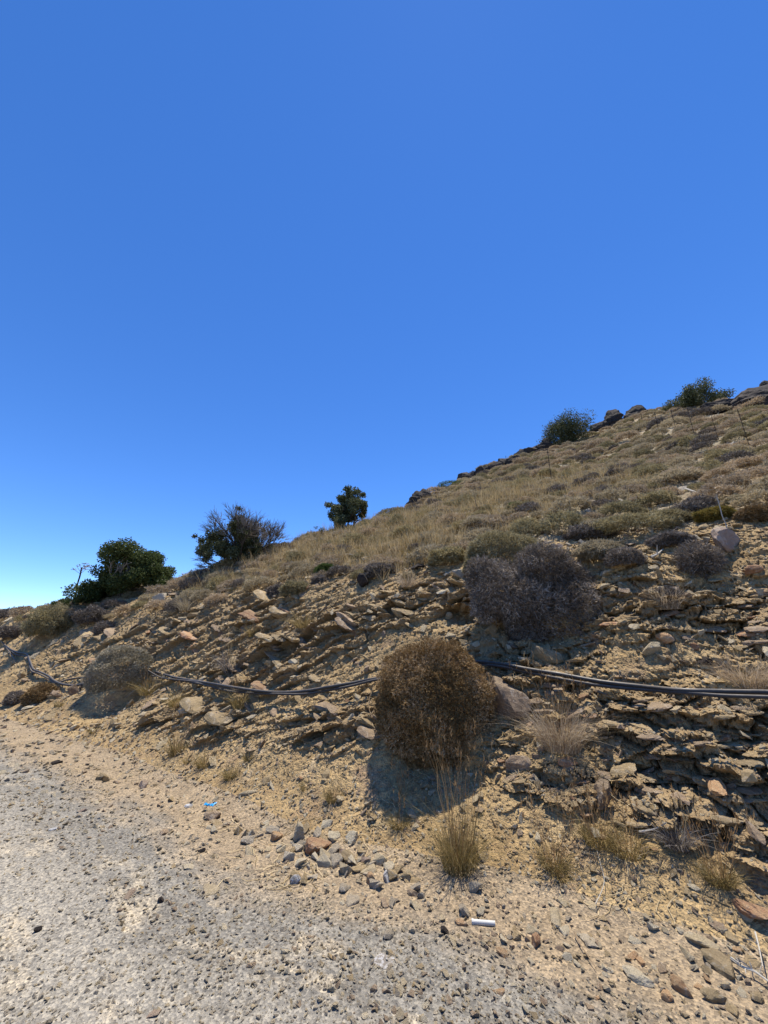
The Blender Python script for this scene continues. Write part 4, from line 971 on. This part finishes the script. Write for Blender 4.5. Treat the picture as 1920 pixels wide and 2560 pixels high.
# ------------------------------------------------------------------ phrygana cushions covering the hill
cush = []
for j, (mk, dm) in enumerate([('sprig_greygreen', (1, 1, .55)), ('sprig_tan', (1, 1, .5)), ('sprig_olive', (1, 1, .6)), ('sprig_grey', (1, 1, .5)), ('sprig_tan', (1, 1, .42)), ('sprig_greygreen', (1, 1, .45)), ('sprig_olive', (1, .9, .5))]):
    cush.append(bush_mesh('cushion', M[mk], 700+j, 1500, dm, .15, .02, 3, .3, .22, 2.4, .8, -.25, .1))
cand = []
for i in range(14000):
    a = R(rng.uniform(-48, 54)); rr = 6.2*(60/6.2)**(rng.random()**.85); x = math.sin(a)*rr; y = math.cos(a)*rr
    s, t = to_st(x, y); tp = t-float(foot(np.array([s]))[0])
    lim = 2.5 if s > 9 else 2.8 if s > 4 else 3.3 if s > 1.6 else 3.75
    if tp < lim or ridge_sd(np.array([s]), np.array([t]))[0] > 1.2: continue
    gr = float(fbm(np.array([x*.35]), np.array([y*.35]), np.array([3.]), 2)[0])
    rad = rng.uniform(.16, .42)*(1+.25*(rr > 14)+.35*(rr > 22))
    if any((x-c[0])**2+(y-c[1])**2 < (.74*(rad+c[2]))**2 for c in cand[-900:]): continue
    if gr > .36 and rng.random() < .5: continue
    cand.append((x, y, rad, rr))
vis = []
for x, y, rad, rr in cand:
    z = ground(x, y); p = Vector((x, y, z)); sp = seen(p)
    if sp and -60 < sp[0] < 1980: vis.append((rad/sp[2], x, y, z, rad))
vis.sort(reverse=True)
LAB = ['grey green cushion shrub among many on the dry hillside', 'tan brown cushion shrub among many on the dry hillside', 'olive cushion shrub among many on the dry hillside', 'ash grey cushion shrub among many on the dry hillside', 'tan brown cushion shrub among many on the dry hillside', 'grey green cushion shrub among many on the dry hillside', 'olive cushion shrub among many on the dry hillside']
pr, rt, sc, ix = [], [], [], []
for i, (q, x, y, z, rad) in enumerate(vis):
    j = rng.randrange(len(cush)); rz = rng.uniform(0, 6.28); sz = rad*rng.uniform(.9, 1.15)
    if i < 290:
        o = link('cushion_shrub', cush[j]); sp = seen(Vector((x, y, z))); zn = ('on the near slope just above the brow' if sp[2] < 9 else 'on the middle of the slope' if sp[2] < 14 else 'high on the upper slope')+(' toward the left' if sp[0] < 900 else ' toward the right' if sp[0] > 1500 else ' near the centre'); lb = LAB[j].split(' among')[0]+' '+zn; tag(o, lb, 'shrub', lb.replace('shrub', 'shrubs'))
        o.location = (x, y, z); o.rotation_euler = (rng.gauss(0, .1), rng.gauss(0, .1), rz); o.scale = (rad*rng.uniform(.9, 1.2), rad, rad*rng.uniform(.8, 1.3))
    else:
        pr.append((x, y, z)); rt.append((0, 0, rz)); sc.append((rad, rad, rad*rng.uniform(.8, 1.3))); ix.append(j)
print('cushions', len(vis))
scatter('low_scrub', pr, np.array(rt), np.array(sc), np.array(ix), cush, 'distant carpet of small dry cushion shrubs on the upper hillside')

# ------------------------------------------------------------------ hillside grass (uncountable)
gm = []
for j, (mk, h, n) in enumerate([('grass', .34, 26), ('grass', .26, 26), ('grassg', .24, 26), ('grass', .42, 18)]):
    r = np.random.RandomState(800+j); A_ = Acc(); v, f, t, tips = blades(n, r, h, .09, .35, .0045, 2); A_.add(v, f, t); gm.append(A_.mesh('tuft', M[mk]))
pr, rt, sc, ix = [], [], [], []
GB = [(640, 1400, 170, 40), (850, 1360, 170, 50), (1050, 1290, 180, 60), (1250, 1240, 160, 40), (1000, 1370, 130, 40), (560, 1450, 120, 30), (1450, 1200, 160, 50)]
def gdens(px, py):
    return sum(math.exp(-((px-a)/c)**2-((py-b)/d)**2) for a, b, c, d in GB)
for i in range(16000):
    a = R(rng.uniform(-48, 54)); rr = 6*(50/6)**rng.random(); x = math.sin(a)*rr; y = math.cos(a)*rr
    s, t = to_st(x, y); tp = t-float(foot(np.array([s]))[0])
    if tp < 2.75 or ridge_sd(np.array([s]), np.array([t]))[0] > 1: continue
    z = ground(x, y); sp = seen(Vector((x, y, z)))
    if not sp: continue
    g = gdens(sp[0], sp[1])
    if tp < 3.6 and s < 3 and g < .3: continue
    if rng.random() > .07+.9*g: continue
    q = rng.uniform(.5, .95)*(1+.35*min(g, 1)); pr.append((x, y, z)); rt.append((0, 0, rng.uniform(0, 6.28))); sc.append((q*1.2, q*1.2, q)); ix.append(rng.randrange(4))
print('grass', len(pr))
scatter('dry_grass', pr, np.array(rt), np.array(sc), np.array(ix), gm, 'dry golden grass growing between the shrubs on the hillside')

# ------------------------------------------------------------------ grass tussocks on the bank
def tussock(px, py, hpx, wpx, label, n=150, stalks=30, sh=1.6, mats=('grassg', 'grassred'), seed=1, lean=.6, group=None, leanall=(0, 0)):
    if 'bushy brown' in label: mats = ('sprig_tan', 'grassred')
    h = hitb(px, py); k = h[2]/960; r = np.random.RandomState(seed)
    hpx = hpx*1.15; root = empty('grass_tussock', h[0], label=label, cat='grass tussock', group=group)
    n = int(n*1.5); A_ = Acc(); v, f, t, _ = blades(n, r, hpx*k, wpx*k*.34, lean*.7, .0019*max(1, h[2]/4), 4, .3, .9); A_.add(v, f, t)
    link('blades', A_.mesh('blades', M[mats[0]]), parent=root)
    if stalks:
        A_ = Acc(); v, f, t, tips = blades(stalks, r, hpx*k*sh, wpx*k*.22, lean*.5, .0022*max(1, h[2]/4), 4, .55, .12); A_.add(v, f, t)
        P = np.repeat(tips, 7, 0)+r.normal(size=(len(tips)*7, 3))*[.004, .004, .022]*1; v, f, t = sprigs(P, np.tile([0, 0, 1.], (len(P), 1)), .035, .003, 1, .25, r); A_.add(v, f, t)
        link('stalks', A_.mesh('stalks', M[mats[1]]), parent=root)
    root.rotation_euler = (R(leanall[0]), R(leanall[1]), 0)
    return root
for i, a in enumerate([
 (1148, 2165, 150, 120, 'tall golden tussock with long reddish seed stalks below the big round bush', 420, 46, 1.9, .45),
 (1405, 1868, 120, 130, 'bushy brown tussock with pale stalks right of the big round bush', 700, 60, 1.45, .7),
 (1385, 2160, 56, 90, 'green based tussock left of the widest one, under the ledges', 240, 30, 2.2, .9),
 (1400, 2190, 44, 60, 'small tussock touching the green based one from below', 120, 6, 1.6, .9),
 (1500, 2105, 70, 100, 'wide golden tussock growing below the round dark boulder', 260, 34, 1.9, .9),
 (1570, 2130, 64, 100, 'greenish tussock joined to the right of the wide golden one', 240, 16, 1.7, .9),
 (1800, 2200, 58, 90, 'green hearted tussock near the right edge of the bank', 280, 26, 2.6, .9),
 (440, 1885, 56, 50, 'brown stalked tussock on the left, first of the row below the pipes', 160, 22, 1.6, .7),
 (512, 1915, 40, 50, 'green tussock second in the row below the pipes', 180, 12, 1.8, .8),
 (575, 1945, 38, 34, 'short green tussock third in the row below the pipes', 200, 3, 1.3, .7),
 (622, 1898, 32, 30, 'faint tussock highest in the row below the pipes', 90, 4, 1.5, .7),
 (470, 1905, 24, 24, 'tiny tussock between the first and second of the row', 70, 0, 1.5, .8),
 (764, 1972, 26, 26, 'tiny green tussock on the open scree', 90, 0, 1, .9),
 (833, 2000, 42, 44, 'fresh green tussock on the scree left of the big bush shadow', 200, 3, 1.3, .9),
 (998, 2062, 34, 56, 'short green tussock at the lower left of the big bush shadow', 200, 5, 2.2, .9),
 (1010, 1985, 40, 40, 'thin dry stalks standing in the shadow of the big round bush', 20, 14, 1.8, .7),
 (757, 1572, 52, 46, 'golden tussock alone on the upper ledges in the middle', 170, 12, 1.3, .7),
 (632, 1590, 34, 34, 'small pale tussock on the upper ledges left of the golden one', 90, 5, 1.3, .7),
 (600, 1768, 56, 50, 'greyish tussock hanging below the pipes on the left', 140, 14, 1.3, .8),
 (440, 1765, 44, 46, 'brown grass clump just under the left pipes', 150, 8, 1.3, .8),
 (370, 1735, 46, 50, 'straw coloured clump beside the overhanging cushion', 160, 10, 1.4, .9),
 (235, 1830, 22, 26, 'tiny dry tuft below the dark hollow', 60, 0, 1.4, .8),
 (150, 1765, 22, 26, 'tiny dry tuft beside the small brown cushion', 60, 6, 1.4, .8),
]): tussock(a[0], a[1], a[2], a[3], a[4], a[5], a[6], a[7], seed=900+i, lean=a[8])
for i, a in enumerate([
 (580, 1682, 70, 50, 'ghostly grey dead grass clump above the left pipes', 260, 'sprig_grey'),
 (1692, 2110, 66, 70, 'dark grey dead tuft beside a pale root on the right bank', 380, 'sprig_grey'),
 (1868, 1712, 84, 100, 'large grey brown dead tussock at the right edge above the pipes', 480, 'sprig_tan'),
 (1672, 1520, 64, 90, 'brown dead tussock on the rubble above the pipes', 420, 'sprig_tan'),
 (470, 1525, 44, 60, 'pale wispy tuft on the left brow', 200, 'sprig_greygreen'),
 (1020, 1465, 40, 50, 'pale wispy tuft below the brow in the middle', 200, 'sprig_tan'),
]): tussock(a[0], a[1], a[2], a[3], a[4], a[5], 12, 1.25, (a[6], 'grass'), seed=950+i, lean=.9)

# ------------------------------------------------------------------ pipes
def smooth_path(P, n=8):
    P = [P[0]]+list(P)+[P[-1]]; out = []
    for i in range(1, len(P)-2):
        for j in range(n):
            t = j/n; a, b, c, d = P[i-1], P[i], P[i+1], P[i+2]
            out.append(.5*((2*b)+(c-a)*t+(2*a-5*b+4*c-d)*t*t+(3*b-a-3*c+d)*t**3))
    out.append(P[-2]); return out
def pipe(pts, rad, mat, label, name='water_pipe', group=None):
    P = []
    for px, py, off in pts:
        h = hitb(px, py); d = ray(px, py)
        P.append(EYE+d*(h[2]-off))
    me_v, me_f = tube(smooth_path(P), rad, 10); o = link(name, mesh_np(name, me_v, me_f, smooth=True), mat); tag(o, label, 'pipe', group)
    return o
pipe([(2010, 1738, .30), (1920, 1731, .32), (1800, 1729, .34), (1700, 1726, .34), (1600, 1716, .26), (1500, 1704, .2), (1400, 1686, .15), (1320, 1673, .14), (1250, 1660, .10), (1180, 1655, .05), (1090, 1670, .05), (1000, 1690, .12), (945, 1696, .2), (880, 1708, .24), (820, 1718, .25), (760, 1728, .24), (700, 1731, .22), (640, 1727, .2), (570, 1716, .16), (500, 1704, .12), (440, 1694, .10), (390, 1680, .08)], .021, M['pipe'], 'thick black water pipe strung along the bank, upper of the pair')
pipe([(2010, 1748, .30), (1920, 1743, .32), (1800, 1739, .33), (1700, 1731, .34), (1600, 1724, .24), (1500, 1714, .19), (1400, 1697, .15), (1320, 1681, .14), (1250, 1666, .10), (1180, 1662, .05), (1090, 1678, .05), (1000, 1696, .12), (945, 1699, .2), (880, 1714, .24), (820, 1726, .25), (760, 1735, .24), (700, 1735, .23), (640, 1733, .2), (570, 1727, .16), (500, 1709, .12), (440, 1701, .10), (380, 1690, .08)], .015, M['pipeg'], 'thinner glossy black pipe running just below the thick one')
pipe([(640, 1731, .17), (570, 1722, .14), (500, 1706, .1), (430, 1698, .10), (400, 1693, .08), (370, 1676, .06)], .013, M['pipe'], 'short third black pipe beside the pair on the left')
pipe([(240, 1700, .08), (200, 1712, .12), (165, 1712, .14), (138, 1703, .14), (122, 1690, .14), (100, 1680, .14), (84, 1673, .14), (76, 1655, .14), (68, 1636, .14), (45, 1631, .14), (25, 1622, .14), (8, 1608, .14)], .024, M['pipe'], 'thick black pipe snaking along the far left of the bank')
pipe([(240, 1693, .08), (205, 1694, .12), (170, 1699, .14), (140, 1708, .15), (120, 1696, .14), (96, 1684, .15), (78, 1676, .14), (72, 1650, .14), (62, 1640, .14), (40, 1636, .14), (20, 1620, .14), (4, 1604, .14)], .018, M['pipeg'], 'thinner black pipe twisted round the thick one at the far left')
pipe([(38, 1650, .1), (30, 1640, .12), (22, 1628, .12), (10, 1612, .12)], .014, M['pipe'], 'loose black pipe end hanging below the far left bend')
pipe([(81, 1686, .05), (80, 1672, .1), (74, 1650, .14)], .014, M['pipe'], 'short black pipe stub dropping from the far left bend')

# ------------------------------------------------------------------ fence poles, stakes, stalks, branches
for (bx, by, tx, ty, lab) in [
 (1608, 1060, 1602, 1033, 'farthest thin rusty fence stake on the upper slope'),
 (1646, 1071, 1637, 1029, 'second farthest rusty fence stake on the upper slope'),
 (1689, 1070, 1673, 1025, 'third rusty fence stake from the left on the upper slope'),
 (1738, 1092, 1722, 1018, 'rusty fence stake under the wide skyline bush'),
 (1796, 1098, 1775, 1016, 'tall rusty fence stake left of the big boulder'),
 (1874, 1116, 1846, 1023, 'nearest rusty fence stake, below the big boulder'),
 (1380, 1206, 1374, 1118, 'lone thin rusty stake left of the fence on the mid slope')]:
    h = hitb(bx, by); k = h[2]; L = math.hypot(tx-bx, ty-by)/960*k*1.10
    root = empty('fence_stake', h[0], label=lab, cat='fence stake', group=None)
    v, f = tube([(0, 0, -.1), (0, 0, L*.5), (0.01, 0, L)], max(.010, .00075*k), 4); link('rod', mesh_np('rod', v, f), M['steel'], root)
    if k > 0:
        A_ = Acc()
        for q in (.35, .6, .85): A_.add(*tube([(-.03, -.01, L*q), (.0, -.02, L*q+.012), (.03, -.01, L*q)], .006, 4))
        link('wire_ties', A_.mesh('wire_ties', M['steel']), parent=root)
def stick(pts, r0, mat, label, name='branch', cat='branch', lift=.02, twigs=0, seed=0):
    P = []
    for p in pts:
        h = hitb(p[0], p[1]) if len(p) < 3 else None
        if h: P.append(h[0]+Vector((0, 0, lift))-ray(*p).normalized()*.02)
        else: P.append(p[2])
    r = random.Random(seed); Q = smooth_path(P, 5); ac = Acc(); r0 *= .62; ac.add(*tube(Q, np.linspace(r0, r0*.45, len(Q)), 5))
    for i in range(twigs):
        a = Q[r.randrange(1, len(Q)-1)]; L = (P[-1]-P[0]).length*r.uniform(.15, .4); e = a+Vector((r.gauss(0, 1), r.gauss(0, .5), r.gauss(.4, .8))).normalized()*L
        ac.add(*tube([a, a.lerp(e, .5)+Vector((0, 0, L*.08)), e], [r0*.5, r0*.4, r0*.2], 3))
    o = link(name, ac.mesh(name, mat)); tag(o, label, cat); return o
stick([(803, 1390), (840, 1392), (880, 1397), (918, 1403)], .018, M['deadwood'], 'straight bleached white stick lying at the edge of the golden grass', lift=.1)
stick([(948, 1371), (975, 1365), (993, 1361)], .014, M['deadwood'], 'short bleached stick upper right of the long one', lift=.1)
stick([(1551, 1262), (1570, 1272), (1594, 1281)], .028, M['deadwood'], 'curved bleached branch on the slope left of the golden green cushion', lift=.12)
stick([(1718, 1237), (1740, 1245), (1772, 1256)], .028, M['deadwood'], 'straight bleached branch on the slope above the grey leafy cushion', lift=.12)
stick([(1265, 1276), (1290, 1262), (1328, 1250)], .02, M['drywood'], 'thin brown bent branch in the golden grass above the big shrub', lift=.12)
stick([(1630, 1402), (1645, 1395), (1660, 1382)], .028, M['deadwood'], 'pale forked root lying on the rubble below the brow', twigs=3, lift=.05)
stick([(565, 1478), (600, 1470), (640, 1462)], .02, M['deadwood'], 'weathered grey stick on the left brow', lift=.05)
stick([(1600, 2092), (1640, 2085), (1668, 2070)], .012, M['deadwood'], 'pale bent root beside the dark grey dead tuft', lift=.03)
stick([(1437, 2338), (1455, 2372), (1490, 2425)], .007, M['drywood'], 'thin dark twig lying on the ground at the bank foot', lift=.01)
stick([(1830, 2408), (1860, 2430), (1890, 2442), (1925, 2468)], .013, M['deadwood'], 'forked bleached branch in the bottom right corner', twigs=9, seed=4, lift=.02)
stick([(1895, 2360), (1905, 2400), (1915, 2450)], .007, M['deadwood'], 'thin pale twig standing across the bottom right corner', twigs=4, seed=6, lift=.05)
stick([(1490, 2270), (1512, 2215), (1500, 2160), (1490, 2120)], .004, M['deadwood'], 'long arching straw hanging down the scree', lift=.02)
stick([(930, 1810), (922, 1770), (940, 1700)], .009, M['drywood'], 'thin reddish root hanging left of the big round bush', lift=.06)
stick([(300, 1732), (340, 1722), (372, 1740)], .012, M['deadwood'], 'pale bare stem curling under the overhanging cushion', lift=.08, twigs=2)
stick([(1240, 1570), (1275, 1545), (1340, 1540)], .01, M['deadwood'], 'bleached bare branch at the bottom of the largest grey shrub', lift=.25, twigs=6)
stick([(280, 1495), (310, 1470), (340, 1465)], .02, M['wood'], 'bare grey dead branches in front of the broad evergreen', twigs=22, seed=3, lift=.1)
def stalk(px, py, hpx, label, mat, head=True, lean=0, rad=.008, twist=.02):
    h = hitb(px, py); k = h[2]/960; H = hpx*k*1.03; r = random.Random(int(px))
    root = empty('dry_flower_stalk', h[0], label=label, cat='dry plant')
    P = [Vector((lean*H*q+r.gauss(0, twist)*H*.5, 0, H*q)) for q in (-.03, .2, .4, .6, .8, 1)]
    v, f = tube(smooth_path(P, 3), rad*.7*max(1, h[2]/9), 5); link('stem', mesh_np('stem', v, f), mat, root)
    if head:
        ac = Acc()
        for i in range(9):
            a = P[-1].lerp(P[-2], r.random()*.8); e = a+Vector((r.gauss(0, 1), r.gauss(0, 1), 1.1)).normalized()*H*.16
            ac.add(*tube([a, a.lerp(e, .5), e], [.008, .007, .005], 3))
            for j in range(7):
                g = e+Vector((r.gauss(0, .05), r.gauss(0, .05), r.gauss(.03, .02))); ac.add(*tube([e, g], [.006, .009], 3))
        link('flower_head', ac.mesh('flower_head', M['sprig_tan']), parent=root)
stalk(178, 1527, 106, 'tall dark dead flower stalk with an umbel head against the sky on the left', M['darkwood'], rad=.024)
stalk(1818, 1330, 100, 'pale bare flower stalk standing right of the golden green cushion', M['deadwood'], True, rad=.008)
stalk(1562, 1252, 40, 'leaning brown wooden stump on the upper slope', M['drywood'], False, .25, .02)
stalk(1196, 1282, 56, 'thin brown dead stalk in the golden grass', M['drywood'], False, -.15, .01)
stalk(1266, 1140, 18, 'tiny dead stalk standing up on the rocky skyline', M['darkwood'], False, 0, .008)
stalk(1065, 2010, 16, 'tiny yellow dry leaf tip by the big bush shadow', M['grass'], False, 0, .01)

# ------------------------------------------------------------------ litter
h = hit(1208, 2312); k = h[2]/960; root = empty('plastic_tube', h[0], label='short white plastic tube lying at the road edge', cat='plastic tube')
L = 56*k; v, f = tube([(-L/2, 0, .010), (0, 0, .010), (L/2, 0, .010)], 5.4*k, 14, False); link('tube_wall', mesh_np('tube_wall', v, f, smooth=True), M['white_pl'], root)
v, f = tube([(-L/2, 0, .010), (-L/2+.012, 0, .010)], 6.2*k, 14, True); link('collar', mesh_np('collar', v, f), M['white_pl'], root)
v, f = tube([(L/2-.002, 0, .010), (L/2+.003, 0, .010)], 5.6*k, 14, True); link('end_cap', mesh_np('end_cap', v, f), M['white_pl'], root); root.rotation_euler = (0, 0, -.12)
h = hit(523, 2026); k = h[2]/960; root = empty('wrapper', h[0]+Vector((0, 0, .035)), label='crumpled bright blue wrapper lying on a dark block by the road', cat='litter')
for nm, sx in (('left_half', -1), ('right_half', 1)):
    g = 6; xs, ys = np.meshgrid(np.linspace(0, 1, g), np.linspace(-.5, .5, g)); r = np.random.RandomState(5+sx)
    W = 13*k; vv = np.stack([sx*xs.ravel()*W+sx*.003, ys.ravel()*W*1.3*(.5+.6*xs.ravel()), .018*r.rand(g*g)+.012*xs.ravel()], 1); ii = np.arange(g*g).reshape(g, g)
    ff = np.stack([ii[:-1, :-1].ravel(), ii[:-1, 1:].ravel(), ii[1:, 1:].ravel(), ii[1:, :-1].ravel()], 1)
    vv2 = np.concatenate([vv, vv-[0, 0, .003]]); link('flap', mesh_np('flap', vv2, np.concatenate([ff, ff[:, ::-1]+g*g])), M['blue'], root)
